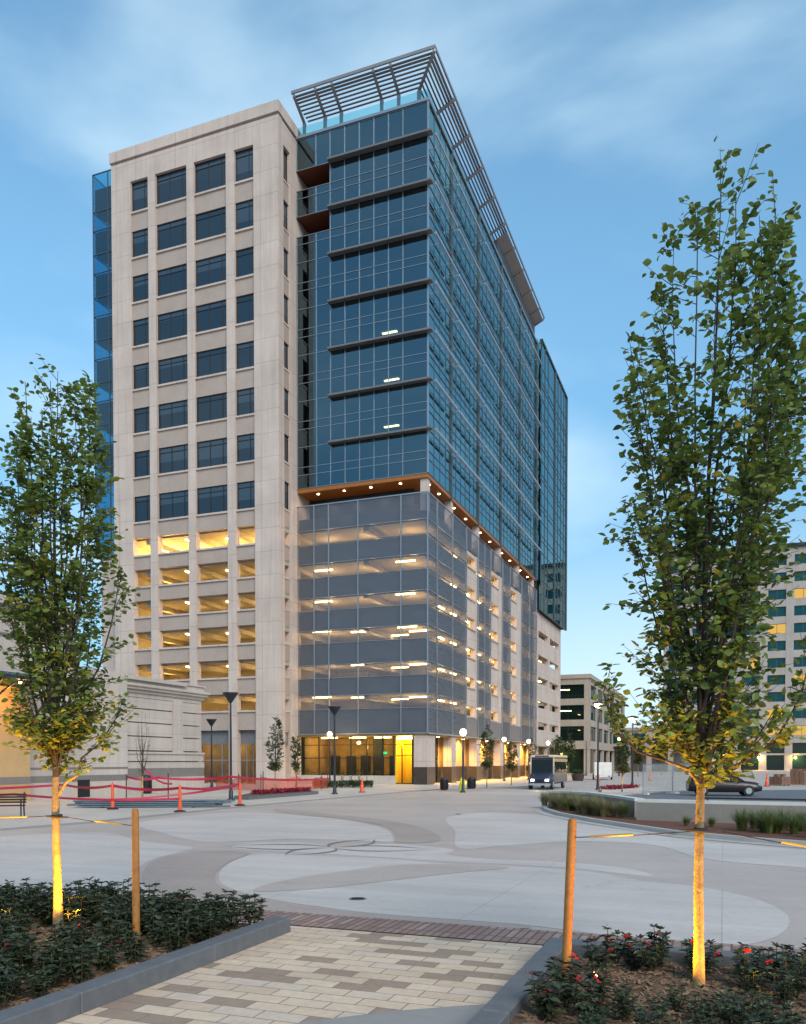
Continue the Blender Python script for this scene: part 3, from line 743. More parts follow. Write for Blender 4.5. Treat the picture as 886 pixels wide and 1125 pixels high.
uplight(-6.3, 6.85, hL, -6.86, 7.25, 1.0, 330, 'dark bullet uplight between the left tree and its stake', 92)
uplight(-7.6, 6.75, hL, -6.9, 7.25, 1.0, 190, 'small yellow uplight at the far left of the left bed', 92)

# impatiens
def impatiens(rg, hmin, hmax, nfl):
    """returns meshes (foliage stem mesh, leaves, list of flower meshes)"""
    stem = MB(); P = []; D = []; S = []; T = []; F = []
    ns = rg.integers(5, 8)
    for i in range(ns):
        az = i * 6.28 / ns + rg.uniform(-.4, .4); sp = rg.uniform(.04, .15); h = rg.uniform(hmin, hmax)
        top = np.array([math.cos(az) * sp, math.sin(az) * sp, h]); b0 = np.array([math.cos(az) * .02, math.sin(az) * .02, 0])
        stem.tube([b0, (b0 + top) / 2 + np.array([math.cos(az) * .015, math.sin(az) * .015, 0]), top], [.006, .005, .003], 5)
        for k in range(5):
            f = .35 + .65 * k / 4; c = b0 * (1 - f) + top * f
            nl = 4 if k < 4 else 6
            for j in range(nl):
                a = j * 6.28 / nl + k * .8 + rg.uniform(-.3, .3); e = rg.uniform(-.35, .35) if k < 4 else rg.uniform(.2, .9)
                P.append(c); D.append([math.cos(a), math.sin(a), math.tan(e) * .7]); S.append(rg.uniform(.06, .1) * (1 if k < 4 else .75)); T.append(rg.uniform(0, 1))
        F.append(top)
    P = np.array(P); D = np.array(D, float); S = np.array(S); T = np.array(T)
    nn = np.tile([0, 0, 1.], (len(P), 1)) + rg.normal(0, .25, (len(P), 3))
    fl = []
    for i in range(nfl):
        c = F[i % len(F)] + np.array([rg.uniform(-.03, .03), rg.uniform(-.03, .03), .02]); tilt = rg.normal(0, .45, 2)
        mb = MB(); r = rg.uniform(.021, .03)
        for j in range(5):
            a = j * 1.2566; pts = []
            for (rr, aa, zz) in ((0, 0, 0), (.6, -.5, .006), (1, -.38, .004), (1.08, 0, 0), (1, .38, .004), (.6, .5, .006)):
                x = r * rr * math.cos(a + aa); y = r * rr * math.sin(a + aa); pts.append((c[0] + x, c[1] + y, c[2] + zz + x * tilt[0] + y * tilt[1]))
            mb.add(pts, [(0, 1, 2, 3), (0, 3, 4, 5)], True)
        fl.append(mb)
    return stem, (P, D, nn, S, T), fl

def impatiens_proto(seed, hmin, hmax, nfl, label, group):
    rg = np.random.default_rng(seed)
    stem, lv, fl = impatiens(rg, hmin, hmax, nfl)
    t = thing('impatiens_plant', label, 'plant', (0, 0, 0), 0, group)
    stem.build('stems', M['impstem'], t)
    leaves_mesh('foliage', *lv, LANCE, M['impleaf'], t)
    for f in fl: f.build('flower', M['petal'], t)
    return t

GL = 'dark leafed plants in the left bed'; GRf = 'red flowered plants in the right bed'; GRd = 'dark leafed plants in the right bed'
LBL = 'dark leafed bedding plant with no open flower in the left bed'
LBLR = 'dark bedding plant with hardly a flower in the mulch of the right bed'
protoL = [impatiens_proto(20 + k, .2, .34, 0, LBL, GL) for k in range(4)]
protoLf = [impatiens_proto(30 + k, .2, .3, 2, 'dark leafed bedding plant with two deep red blooms in the left bed', GL) for k in range(2)]
protoR = [impatiens_proto(40 + k, .2, .34, 0, LBLR, GRd) for k in range(3)]
protoRf = [impatiens_proto(50 + k, .2, .34, 3 + k, 'bedding plant carrying several bright red blooms in the right bed', GRf) for k in range(3)]
used = set()
def put_plant(protos, e, n, hh, s=1.):
    p = random.choice(protos)
    if p.name not in used: used.add(p.name); o = p
    else: o = copy_tree(p)
    x, y = grid(e, n)
    o.location = (x, y, hgt(hh, e, n) - .01); o.rotation_euler = (0, 0, random.uniform(0, 6.28)); o.scale = (s, s, s)
    return o
pts = []
def scatter(n, x0, x1, y0, y1, dmin, avoid=()):
    out = []; tries = 0
    while len(out) < n and tries < 6000:
        tries += 1
        x = random.uniform(x0, x1); y = random.uniform(y0, y1)
        if all((x - a) ** 2 + (y - b) ** 2 > dmin ** 2 for a, b in out) and all((x - a) ** 2 + (y - b) ** 2 > r * r for a, b, r in avoid): out.append((x, y))
    return out
for i, (x, y) in enumerate(scatter(60, -8.9, -5.1, 7.55, 8.5, .2)): put_plant(protoL * 5 + protoLf[:1], x, y, hL, random.uniform(1.0, 1.35))
for i, (x, y) in enumerate(scatter(120, -8.8, -5.12, 4.3, 7.55, .2, [(-6.88, 7.25, .28), (-5.75, 7.16, .14), (-6.3, 6.85, .36), (-6.4, 6.5, .25)])): put_plant(protoL * 4 + protoLf, x, y, hL, random.uniform(.85, 1.2))
for e, n in ((-1.2, 6.9), (-1.15, 6.55), (-1.05, 7.6), (-.95, 8.05), (-.75, 7.95), (-1.22, 6.2), (-.95, 6.35), (-.85, 5.95), (-.55, 8.15), (-.9, 6.65)): put_plant(protoRf, e, n, hR, random.uniform(.85, 1.1))
for (x, y) in scatter(20, -.6, 2.2, 7.5, 8.3, .26, [(-.17, 7.15, .3), (-.3, 7.9, .12)]): put_plant(protoR + protoRf[:1], x, y, hR, random.uniform(.9, 1.15))
for (x, y) in scatter(26, .2, 2.0, 5.8, 7.45, .24, [(-.17, 7.15, .35), (.75, 6.75, .42)]): put_plant(protoR, x, y, hR, random.uniform(.6, .9))
for (x, y) in scatter(18, -.85, .3, 5.4, 6.75, .2, [(-.17, 7.15, .4), (-1.02, 6.95, .2)]): put_plant(protoR, x, y, hR, random.uniform(.6, .85))
for p in protoL + protoLf + protoR + protoRf:
    if p.name not in used: put_plant([p], -7.8 + random.uniform(0, 2), 5.2, hL, .8)
# ------------------------------------------------------------------ the office tower (local: x right along the front, y back, z up)
KX, KY = 2.118, 71.997
T = thing('office_tower', 'tall glass and stone office tower with screened parking floors and rooftop trellis', 'office tower', (KX, KY, 0), ROT)
FL = [55.0, 50.93, 46.83, 42.7, 38.6, 34.5, 30.4]
GX = [-12.5, -10.56, -9.17, -7.75, -6.35, -4.97, -3.61, -2.27, 0]
BAY = [0, 6.44, 15.6, 24.9, 34.2, 43.9]
GZ = sorted([26.7, 57.7] + [z for f in FL for z in (f, f - 1.8, f - 2.5)])
def in_recess(xm, zm): return xm < -9.17 and any(f - 1.8 < zm < f for f in FL[:2])

def panes(name, mat, cells, axis, at, parent, jit=.0035):
    """each pane its own very slightly out-of-true sheet"""
    mb = MB()
    for (a0, a1, z0, z1) in cells:
        j = [random.gauss(0, jit) for _ in range(3)]
        if axis == 'y':
            q = [(a0, at + j[0], z0), (a1, at + j[1], z0), (a1, at + j[1] + j[2], z1), (a0, at + j[0] + j[2], z1)]
        else:
            q = [(at + j[0], a0, z0), (at + j[1], a1, z0), (at + j[1] + j[2], a1, z1), (at + j[0] + j[2], a0, z1)]
        mb.quad(*q)
    return mb.build(name, mat, parent)

# stone block
XS = [-30.3, -28.12, -26.16, -25.34, -21.94, -21.16, -17.8, -16.95, -15.0, -12.55]
WIN = [(53.07, 55.82), (48.89, 51.34), (44.78, 47.23), (40.74, 43.2), (36.77, 39.07), (32.7, 35.02), (28.62, 31.02), (24.45, 26.86)]
GAR = [(21.35, 22.95), (18.43, 20.0), (15.6, 17.1), (12.6, 14.2), (9.6, 11.16), (6.6, 8.1)]
mb = MB()
for k in range(0, 10, 2): mb.box(XS[k], XS[k + 1], -3.3, -2.62, 0, 55.82)
mb.box(-30.3, -12.55, -3.3, -2.62, 55.82, 57.75)
mb.box(-30.3, -12.55, -3.18, -2.62, 57.75, 57.95)
mb.box(-30.42, -12.43, -3.42, -2.62, 57.95, 58.9)
# right return of the block
mb.box(-13.2, -12.55, -2.617, -2.35, 0, 57.75); mb.box(-13.2, -12.55, -1.19, .6, 0, 57.75)
mb.box(-13.2, -12.55, -2.35, -1.19, 55.82, 57.75)
mb.box(-13.2, -12.66, -2.617, 16, 57.75, 57.95); mb.box(-13.2, -12.43, -2.617, 16, 57.95, 58.9)
mb.box(-13.2, -12.56, .6, 16, 24, 57.75)
mb.box(-30.3, -29.7, -2.617, 16, 0, 57.75); mb.box(-30.42, -29.7, -2.617, 16, 57.75, 58.9)
mb.build('stone_wall', M['stone'], T)
MB().box(-30.2, -12.7, -2.6, 16, 57.2, 57.8).build('block_roof', M['mid'], T)
gaps = []
rows = sorted(WIN + GAR)
for k, (z0, z1) in enumerate(rows):
    zb = 4.85 if k == 0 else rows[k - 1][1]
    gaps.append((zb, z0))
def spandrel(x0, x1, y0, y1, zb, zt, px, py):
    o = MB().box(x0, x1, y0, y1, zb, zt - .16).build('spandrel', M['spandrel'], T)
    m_ = MB().box(x0 - px, x1 + px, y0 - py, y1, zt - .158, zt)
    m_.build('window_sill', M['stone'], o)
for a, b in zip(XS[1::2], XS[2::2]):
    for (zb, zt) in gaps: spandrel(a + .002, b - .002, -3.12, -2.7, zb, zt, 0, .14)
for (zb, zt) in gaps: spandrel(-13.1, -12.68, -2.348, -1.192, zb, zt, .05, 0)

def window_proto(w, h, verts, side=False):
    f = MB(); g = MB(); b = .07
    f.box(0, w, -.05, .05, 0, b); f.box(0, w, -.05, .05, h - b, h); f.box(0, b, -.05, .05, b, h - b); f.box(w - b, w, -.05, .05, b, h - b)
    if not side: f.box(b, w - b, -.045, .045, h * .8 - .025, h * .8 + .025)
    for v in verts: f.box(v - .03, v + .03, -.048, .048, b, h - b)
    g.quad((b, .0, b), (w - b, .0, b), (w - b, .0, h - b), (b, .0, h - b))
    return f, g
wm = {}
for a, b in zip(XS[1::2], XS[2::2]):
    for (z0, z1) in WIN:
        h = round(z1 - z0, 2); w_ = round(b - a, 2); key = (w_, h)
        if key not in wm:
            f, g = window_proto(w_, h, [w_ * .42, w_ * .82] if w_ > 2.5 else [w_ * .7])
            fo = f.build('window', M['frameD'], T, (a, -2.98, z0)); go = g.build('pane', M['wglass'], fo); wm[key] = fo
        else:
            c = copy_tree(wm[key]); c.location = (a, -2.98, z0)
        # the panes are never exactly in plane
for (z0, z1) in WIN:
    f = MB(); h = z1 - z0
    f.box(-.05, .05, 0, 1.16, 0, .07); f.box(-.05, .05, 0, 1.16, h - .07, h); f.box(-.05, .05, 0, .07, .07, h - .07); f.box(-.05, .05, 1.09, 1.16, .07, h - .07)
    fo = f.build('window', M['frameD'], T, (-12.86, -2.35, z0))
    MB().quad((0, .07, .07), (0, 1.09, .07), (0, 1.09, h - .07), (0, .07, h - .07)).build('pane', M['wglass'], fo)
# ground floor of the block: dark band, glazing
mb = MB(); mb.box(-28.12, -15.0, -2.66, -2.6, 3.6, 4.85); mb.box(-13.1, -12.9, -2.35, -1.19, 3.6, 4.85); mb.build('dark_transom_panel', M['mid'], T)
fr = MB()
for a, b in zip(XS[1::2], XS[2::2]):
    for t_ in (0, .33, .67, 1): fr.box(a + (b - a) * t_ - .035, a + (b - a) * t_ + .035, -2.7, -2.62, .0, 3.6)
    fr.box(a, b, -2.71, -2.63, 2.1, 2.2)
go = fr.build('ground_glazing', M['alu'], T)
panes('pane', M['clearglass'], [(a, b, .05, 3.6) for a, b in zip(XS[1::2], XS[2::2])], 'y', -2.64, go)

# left end glass bay
LZ = sorted([26.7, 58.9] + [z for f in FL for z in (f + .3, f - 1.5)] + [24., 22.])
lb = panes('corner_glass_bay', M['cornerglass'], [(x0, x1, a, b) for x0, x1 in ((-33.9, -32.1), (-32.1, -30.3)) for a, b in zip(LZ[:-1], LZ[1:])], 'y', -1.6, T)
panes('side_glass', M['cornerglass'], [(y0, y1, a, b) for y0, y1 in ((-1.6, .6), (.6, 2.8), (2.8, 5)) for a, b in zip(LZ[:-1], LZ[1:])], 'x', -33.9, lb)
mu = MB()
for z in LZ: mu.box(-33.94, -30.32, -1.66, -1.58, z - .04, z + .04); mu.box(-33.96, -33.88, -1.5, 5, z - .04, z + .04)
for x in (-33.9, -32.1): mu.box(x - .04, x + .04, -1.67, -1.57, 22, 58.9)
mu.build('mullions', M['aluD'], lb)
fl = MB()
for f in FL: fl.prism([(-33.7, -1.4), (-30.4, -1.4), (-30.4, 5), (-32.6, 5)], f + .1, f + .5); fl.box(-33.75, -30.5, -1.5, -1.3, f + .5, f + 2.5)
fl.box(-30.6, -30.35, 1.6, 5, 22, 58.8)
fl.build('floor_plate', M['ceil'], lb)
MB().box(-33.4, -30.3, -1.5, 5, 0, 22).build('bay_base', M['stone'], T)

# front and right curtain walls
cells = [(a, b, c, d) for a, b in zip(GX[:-1], GX[1:]) for c, d in zip(GZ[:-1], GZ[1:]) if not in_recess((a + b) / 2, (c + d) / 2)]
cwf = panes('curtain_wall', M['glass'], cells, 'y', 0, T)
mu = MB()
for x in GX[:-1]:
    for c, d in zip(GZ[:-1], GZ[1:]):
        if in_recess(x - .01, (c + d) / 2) and x < -10: continue
        mu.box(x - .026, x + .026, -.06, .02, c, d)
for z in GZ: mu.box(-12.5, 0, -.045, .018, z - .022, z + .022)
mu.build('mullions', M['alu'], cwf)
GY = []
for a, b in zip(BAY[:-1], BAY[1:]):
    n = max(1, round((b - a) / 1.55)); GY += [a + (b - a) * k / n for k in range(n)]
GY.append(43.9)
cwr = panes('curtain_wall', M['glassR'], [(a, b, c, d) for a, b in zip(GY[:-1], GY[1:]) for c, d in zip(GZ[:-1], GZ[1:])], 'x', 0, T, .0035)
mu = MB()
for y in GY: mu.box(-.02, .04, y - .025, y + .025, 26.7, 57.7)
for z in GZ: mu.box(-.018, .045, 0, 43.9, z - .03, z + .03)
mu.build('mullions', M['aluD'], cwr)
for y in BAY[1:]:
    MB().box(-.3, .16, y - .12, y + .12, 26.3, 57.9).build('fin', M['aluD'], T)
MB().box(-.05, .09, -.09, .05, 26.7, 57.75).build('corner_post', M['alu'], T)
# recessed balconies at the upper left of the glass front
for f in FL[:2]:
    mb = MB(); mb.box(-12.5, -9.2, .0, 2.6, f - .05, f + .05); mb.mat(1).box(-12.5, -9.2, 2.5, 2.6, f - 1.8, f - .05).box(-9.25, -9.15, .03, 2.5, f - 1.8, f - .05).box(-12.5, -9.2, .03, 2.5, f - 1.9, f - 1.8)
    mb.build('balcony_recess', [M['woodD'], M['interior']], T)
# office interiors: floor plates and a dark core
fl = MB()
for f in FL:
    fl.box(-12.45, -9.2, 2.7, 43.8, f - 2.45, f - 1.9); fl.box(-9.14, -.12, .12, 43.8, f - 2.45, f - 1.9)
    if f not in FL[:2]: fl.box(-12.45, -9.2, .12, 2.69, f - 2.45, f - 1.9)
fo = fl.build('floor_plate', M['ceil'], T)
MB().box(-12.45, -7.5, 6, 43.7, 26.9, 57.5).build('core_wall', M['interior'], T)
st = MB()
for x, y, f in ((-4.2, 2.2, 32.6 + 1.9), (-4.2, 2.2, 36.7 + 1.9), (-4.3, 2.0, 40.8 + 1.9)):
    MB().box(x - .7, x + .7, y - .12, y + .12, f - 2.53, f - 2.46).build('ceiling_light', M['stripoff'], fo)

# sunshades: solid shelves on the front, open shelves with brackets on the right
for f in FL:
    mb = MB(); mb.box(-9.17, .5, -.62, -.06, f - .16, f)
    for x in GX[2:]: mb.box(x - .03, x + .03, -.6, -.06, f - .2, f - .162)
    mb.build('sunshade', M['shade'], T)
def open_shade(L):
    mb = MB()
    mb.box(.66, .74, 0, L, -.24, 0)
    mb.box(.45, .49, 0, L, -.1, -.06)
    n = max(2, round(L / 1.55))
    for k in range(n + 1):
        y = min(max(L * k / n, .03), L - .03)
        mb.box(.06, .68, y - .025, y + .025, -.15, -.101)
    return mb
first = {}
for i, (a, b) in enumerate(zip(BAY[:-1], BAY[1:])):
    L = b - a - .42 if i else b - .2
    y0 = a + .21 if i else .0
    for f in FL:
        for dz in (0.,):
            key = (round(L, 2), dz == 0)
            if key not in first:
                first[key] = open_shade(L).build('sunshade_rack', M['rack'], T, (0, y0, f + dz))
                if dz: first[key].scale = (.62, 1, .8)
            else:
                c = first[key].copy(); COL.objects.link(c); c.location = (0, y0, f + dz)

# soffit between glass and parking
so_ = MB(); so_.box(-12.5, .0, .0, 43.9, 26.32, 26.66); sof = so_.build('soffit', M['wood'], T)
for x in (-10.8, -8.2, -5.6, -2.8):
    MB().lathe([(.11, 0), (.11, -.03)], 10, (x, .75, 26.318)).build('downlight', M['down'], sof)
    lamp('soffit_lamp', 'SPOT', 90, (1, .62, .28), (x, .75, 26.25), sof, .1, (x, .75, 20), 150)
for k, y in enumerate([y for a, b in zip(BAY[:-1], BAY[1:]) for y in (a + (b - a) * .3, a + (b - a) * .72)]):
    MB().lathe([(.12, 0), (.12, -.03)], 10, (-.55, y, 26.318)).build('downlight', M['down'], sof)
    lamp('soffit_lamp', 'SPOT', 90, (1, .62, .28), (-.55, y, 26.25), sof, .1, (-.55, y, 20), 150)
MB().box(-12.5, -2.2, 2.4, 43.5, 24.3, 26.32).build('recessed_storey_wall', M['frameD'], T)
for y in (.55, 7.2, 16.2, 25.3, 34.4, 43.0):
    MB().box(-.75, -.12, y - .35, y + .35, 23.6, 26.318).build('column', M['stone'], T)

# roof, parapet, trellis, penthouse
MB().box(-12.6, .14, -.14, 44.1, 57.75, 57.98).build('parapet_cap', M['alu'], T)
gp = MB()
gp.quad((-12.4, .15, 57.98), (-.15, .15, 57.98), (-.15, .15, 58.9), (-12.4, .15, 58.9)); gp.quad((-.15, .15, 57.98), (-.15, 24, 57.98), (-.15, 24, 58.9), (-.15, .15, 58.9))
gp.build('glass_balustrade', M['balu'], T)
tr = MB()
def slat_run(k, out, zz, wid, th):
    """one slat along the front, mitred round the corner and on along the right side"""
    tr.loft([[(-12.62 + .25 * (1.3 - out), -out, zz), (out, -out, zz), (out - wid, -out + wid, zz), (-12.62 + .25 * (1.3 - out), -out + wid, zz)], [(-12.62 + .25 * (1.3 - out), -out, zz + th), (out, -out, zz + th), (out - wid, -out + wid, zz + th), (-12.62 + .25 * (1.3 - out), -out + wid, zz + th)]])
    tr.loft([[(out, -out, zz), (out, 44.5, zz), (out - wid, 44.5, zz), (out - wid, -out + wid, zz)], [(out, -out, zz + th), (out, 44.5, zz + th), (out - wid, 44.5, zz + th), (out - wid, -out + wid, zz + th)]])
OUT = [.95, .7, .47, .22, -.06, -.34, -.62, -.9, -1.18]
for k, o_ in enumerate(OUT):
    zz = 60.05 + (o_ + 1.3) / 2.25 * 1.1
    slat_run(k, o_, zz, (.12, .2, .2, .16, .14, .14, .14, .14, .14)[k], .07 if k else .26)
trel = tr.build('roof_trellis', M['trellis'], T)
def rib(p0, p1, w_=.1):
    p0 = Vector(p0); p1 = Vector(p1); d = (p1 - p0).normalized(); s = Vector((-d.y, d.x, 0)).normalized() * w_
    MB().loft([[tuple(p + s), tuple(p - s), tuple(p - s + Vector((0, 0, .24))), tuple(p + s + Vector((0, 0, .24)))] for p in (p0, p1)]).build('rib', M['trellis'], trel)
for x in (-12.3, -10.2, -8.6, -4.7, -3.1): rib((x, 1.35, 59.78), (x, -.9, 60.88))
rib((-1.3, 1.3, 59.78), (.9, -.9, 60.88))
ys = [4.6 * k for k in range(1, 10)] + [44.2]
for y in ys: rib((-1.35, y, 59.78), (.9, y, 60.88))
ps = MB()
for x in (-12.3, -10.2, -8.6, -4.7, -3.1): ps.box(x - .12, x + .12, 1.0, 1.24, 57.98, 59.9)
ps.box(-1.4, -1.1, 1.1, 1.4, 57.98, 59.8)
for y in ys: ps.box(-1.3, -1.06, y - .12, y + .12, 57.98, 59.9)
ps.build('trellis_post', M['trellis'], trel)
ph = MB(); ph.box(-11.5, -.3, 24.3, 44, 57.98, 60.1)
for y in np.arange(27.2, 44, .9): ph.box(-.3, -.22, y, y + .3, 58.1, 60.05)
ph.build('penthouse', M['aluD'], T)
MB().add([(-1.3, 24.4, 59.93), (.7, 24.4, 60.86), (.7, 44.1, 60.86), (-1.3, 44.1, 59.93), (-1.3, 24.4, 60.0), (.7, 24.4, 60.93), (.7, 44.1, 60.93), (-1.3, 44.1, 60.0)], [(0, 1, 2, 3), (4, 7, 6, 5), (0, 4, 5, 1), (1, 5, 6, 2), (2, 6, 7, 3), (3, 7, 4, 0)]).build('overhang_panel', M['trellis'], trel)
MB().box(-9, -4, 30, 34, 60.1, 61.0).build('rooftop_unit', M['mid'], T)

# parking floors: decks, light strips, upstands, screens
DECK = [5.6, 8.55, 11.55, 14.6, 17.55, 20.45, 23.4]
core = MB(); core.box(-26, -9.5, 9, 41, .02, 24.3); core.box(-29.7, -29.6, -2.6, 9, .02, 23.5); core.box(-29.55, -13, 4.0, 4.2, .02, 23.3); core.box(-9.5, -.6, 43.6, 43.8, .02, 24.3)
core.build('core_wall', M['conc'], T)
for k, z in enumerate(DECK):
    d = MB(); d.box(-29.6, -12.7, -2.58, 8.8, z - .55, z); d.box(-12.699, -.62, .62, 43.55, z - .55, z)
    for x in (-27, -21.5, -17.4, -13): d.box(x - .25, x + .25, -2.5, 8.8, z - .95, z - .551)
    d.box(-6.25, -5.75, .62, 8.9, z - .95, z - .551)
    d.build('garage_deck', M['conc'], T) if k == 0 else None
    dk = bpy.data.objects['garage_deck'] if k == 0 else d.build('garage_deck', M['conc'], T)
    low = k <= 3
    spots = [(-2.6, 1.9), (-2.4, 4.4), (-7.6, 2.9), (-10.9, 1.6), (-5.0, 6.2)] if low else [(-2.8, 2.0), (-11.2, 2.6)]
    for (x, y) in spots:
        if 23 < z or random.random() < .12: continue
        MB().box(x - .9, x + .9, y - .07, y + .07, z - .64, z - .56).build('light_strip', M['strip'], dk)
    if z > 6 or True:
        for (x, y) in ((-15.8, -.6), (-19.6, .2), (-23.4, -.8), (-27.2, .4)):
            MB().box(x - .07, x + .07, y - .9, y + .9, z - .64, z - .56).build('light_strip', M['strip'], dk)
        for y in (9.5, 13.4, 18, 22.6, 27, 31.5, 36, 40.5):
            if k > 4 and int(y * 10) % 2: continue
            MB().box(-2.0, -1.86, y - .8, y + .8, z - .64, z - .56).build('light_strip', M['strip'], dk)
    if z > 6:
        for (x, y, p) in ((-2.5, 3.2, 60), (-6.8, 3.2, 60), (-10.8, 3.2, 60), (-16, .9, 14), (-19.6, .9, 15), (-23.4, .9, 18), (-27.2, .4, 45), (-2.6, 11.5, 60), (-2.6, 21.5, 70), (-2.6, 30.5, 70), (-2.6, 39.5, 60)):
            lamp('garage_fill', 'POINT', 2.2 * p * (7 if z > 23 and x < -14 else 1), (1, .58, .14) if x < -14 else (1, .62, .22), (x, y, z - 1.7), dk, .3)  # added fill without a fixture, brightens decks the strips leave dim
BANDS = [(4.5, 6.7), (7.95, 9.52), (10.71, 12.65), (13.83, 15.6), (16.78, 18.59), (19.85, 21.58), (22.83, 24.0)]
up = MB()
STO = [(11.44, 15.6, 14.95), (20.6, 25.8, 24.3), (29.5, 35.5, 33.0)]
def y_parts():
    out = []; y = -.0
    for a, b, c in STO: out.append((y, a)); y = b
    out.append((y, 44.3)); return out
for (a, b) in BANDS:
    up.box(-12.55, -.36, .34, .6, a, b)
    for (y0, y1) in y_parts(): up.box(-.6, -.34, max(y0, .61), y1, a, b)
up.build('garage_upstand', M['concD'], T)
# stone piers with punched openings on the right side
ow = MB()
OP = [(6.6, 7.6), (9.5, 10.5), (12.5, 13.5), (15.45, 16.5), (18.4, 19.5), (21.5, 22.6)]
for a, b, c in STO:
    z = 4.5
    for (z0, z1) in OP:
        ow.box(-.6, -.12, a, c, z, z0 - .14); ow.box(-.62, .0, a, c, z0 - .14, z0); z = z1
    ow.box(-.6, -.12, a, c, z, 23.0); ow.box(-.6, -.05, c, b, 4.5, 23.0)
    ow.box(-.6, -.118, a - .0, a + .18, 4.5, 23.0)
ow.build('garage_wall', M['stone'], T)
zl = sorted([4.5, 25.08] + [z for a, b in BANDS[:-1] for z in (a, b) if z > 4.6] + [22.83])
frm = MB()
FX = [-12.62, -10.84, -9.38, -6.51, -2.44, 0]
for a, b in zip(FX[:-1], FX[1:]):
    MB().quad((a + .04, 0, 4.55), (b - .04, 0, 4.55), (b - .04, 0, 25.05), (a + .04, 0, 25.05)).build('mesh_screen', M['screen'], T)
RY = [(0, 2.4), (2.4, 6.9), (6.9, 11.4), (15.62, 20.58), (25.82, 29.48), (35.52, 40), (40, 44.3)]
for a, b in RY: MB().quad((0.001, a + .04, 4.55), (0.001, b - .04, 4.55), (0.001, b - .04, 25.05), (0.001, a + .04, 25.05)).build('mesh_screen', M['screen'], T)
for a, b, c in STO:
    MB().quad((0.001, a, 23.05), (0.001, b, 23.05), (0.001, b, 25.05), (0.001, a, 25.05)).build('mesh_screen', M['screen'], T)
    MB().quad((0.012, a, 4.55), (0.012, b, 4.55), (0.012, b, 6.4), (0.012, a, 6.4)).build('mesh_screen', M['screen'], T)
for x in FX: frm.box(x - .05, x + .05, -.1, .03, 4.45, 25.12)
for y in (2.4, 6.9, 11.4, 15.6, 18.1, 20.6, 25.8, 29.5, 35.5, 40, 44.3): frm.box(-.03, .1, y - .05, y + .05, 4.45, 25.12)
for z in zl:
    t_ = .05 if z in (4.5, 25.08) else .022
    frm.box(-12.62, 0.03, -.07, .025, z - t_, z + t_)
    for a, b in RY: frm.box(-.025, .07, max(a, .03), b, z - t_, z + t_)
frm.box(-.025, .07, 11, 36, 25.03, 25.13); frm.box(-.025, .09, 0, 44.3, 4.42, 4.52)
frm.build('screen_frame', M['alu'], T)
# soffit over the ground floor, arcade, lobby
MB().box(-12.6, -.05, .06, 44.3, 4.3, 4.46).build('arcade_soffit', M['tanwall'], T)
aw = MB(); aw.mat(0).box(-1.6, -1.3, 6.9, 44, 1.55, 4.3).box(-1.6, -1.3, 2.4, 3.3, 1.55, 4.3); aw.mat(1).box(-1.62, -1.24, 6.9, 44, 0, 1.55).box(-1.62, -1.24, 2.4, 3.3, 0, 1.55)
aw.build('arcade_wall', [M['amberlit_stone'], M['darkstone']], T)
for (x0, x1, y0, y1) in ((-1.3, -.1, .12, 2.3), (-.9, -.1, 7.1, 8.5), (-.9, -.1, 15.7, 17.0), (-.9, -.1, 25.5, 27.0), (-.9, -.1, 34.2, 35.6), (-.9, -.1, 42.8, 44.2)):
    mb = MB(); mb.mat(0).box(x0, x1, y0, y1, 1.55, 4.3); mb.mat(1).box(x0 - .02, x1 + .02, y0 - .02, y1 + .02, 0, 1.55); mb.build('arcade_column', [M['stone'], M['darkstone']], T)
for (y0, y1) in ((3.3, 6.9),):
    g = MB()
    for t_ in (0, .33, .67, 1): g.box(-1.5, -1.4, y0 + (y1 - y0) * t_ - .04, y0 + (y1 - y0) * t_ + .04, 0, 4.3)
    g.box(-1.5, -1.41, y0, y1, 2.3, 2.38)
    go = g.build('shopfront_glazing', M['frameD'], T); panes('pane', M['clearglass'], [(y0, y1, .05, 4.28)], 'x', -1.45, go)
asof = bpy.data.objects['arcade_soffit']
for y in (5, 10, 13, 19, 22, 29, 32, 38, 41):
    MB().lathe([(.14, 0), (.14, -.03)], 10, (-.75, y, 4.298)).build('downlight', M['down'], asof)
    lamp('arcade_lamp', 'SPOT', 900, (1, .52, .09), (-.75, y, 4.22), asof, .12, (-1.0, y, 0), 150)
# lobby
g = MB()
for x in (-12.5, -10.9, -9.3, -7.7, -6.1, -4.6, -3.5, -1.75): g.box(x - .05, x + .05, .95, 1.08, 0, 4.3)
g.box(-12.5, -3.5, .96, 1.07, 2.3, 2.38); g.box(-12.5, -1.35, .955, 1.075, .0, .12); g.box(-12.5, -1.35, .955, 1.075, 3.5, 3.56)
go = g.build('lobby_glazing', M['frameD'], T)
panes('pane', M['clearglass'], [(a, b, .1, 4.28) for a, b in ((-12.5, -9.3), (-9.3, -6.1), (-6.1, -3.5))], 'y', 1.02, go)
lb_ = MB(); lb_.mat(0).box(-12.5, -3.4, 6.0, 6.2, 0.02, 4.28).box(-12.5, -12.4, 1.1, 6, .02, 4.28); lb_.mat(1).box(-12.5, -1.3, 1.08, 6, 0.005, .03)
lb_.mat(2)
for x in (-11.6, -9.9, -8.4, -5.4): lb_.box(x - .5, x + .5, 5.85, 5.98, .03, 2.6)
lb_.box(-6.9, -5.9, 4.2, 4.5, .03, 4.2)
lby = lb_.build('lobby_interior', [M['tanwall'], M['walk'], M['frameD']], T)
MB().box(-4.75, -4.3, 1.3, 1.36, 2.7, 2.9).build('exit_sign', M['exit'], lby)
for x in (-10.8, -7.9, -5.4):
    MB().box(x - .8, x + .8, 2.9, 3.05, 4.2, 4.28).build('light_strip', M['strip'], lby)
    lamp('lobby_lamp', 'POINT', 115, (1, .6, .12), (x, 3.2, 3.4), lby, .2)
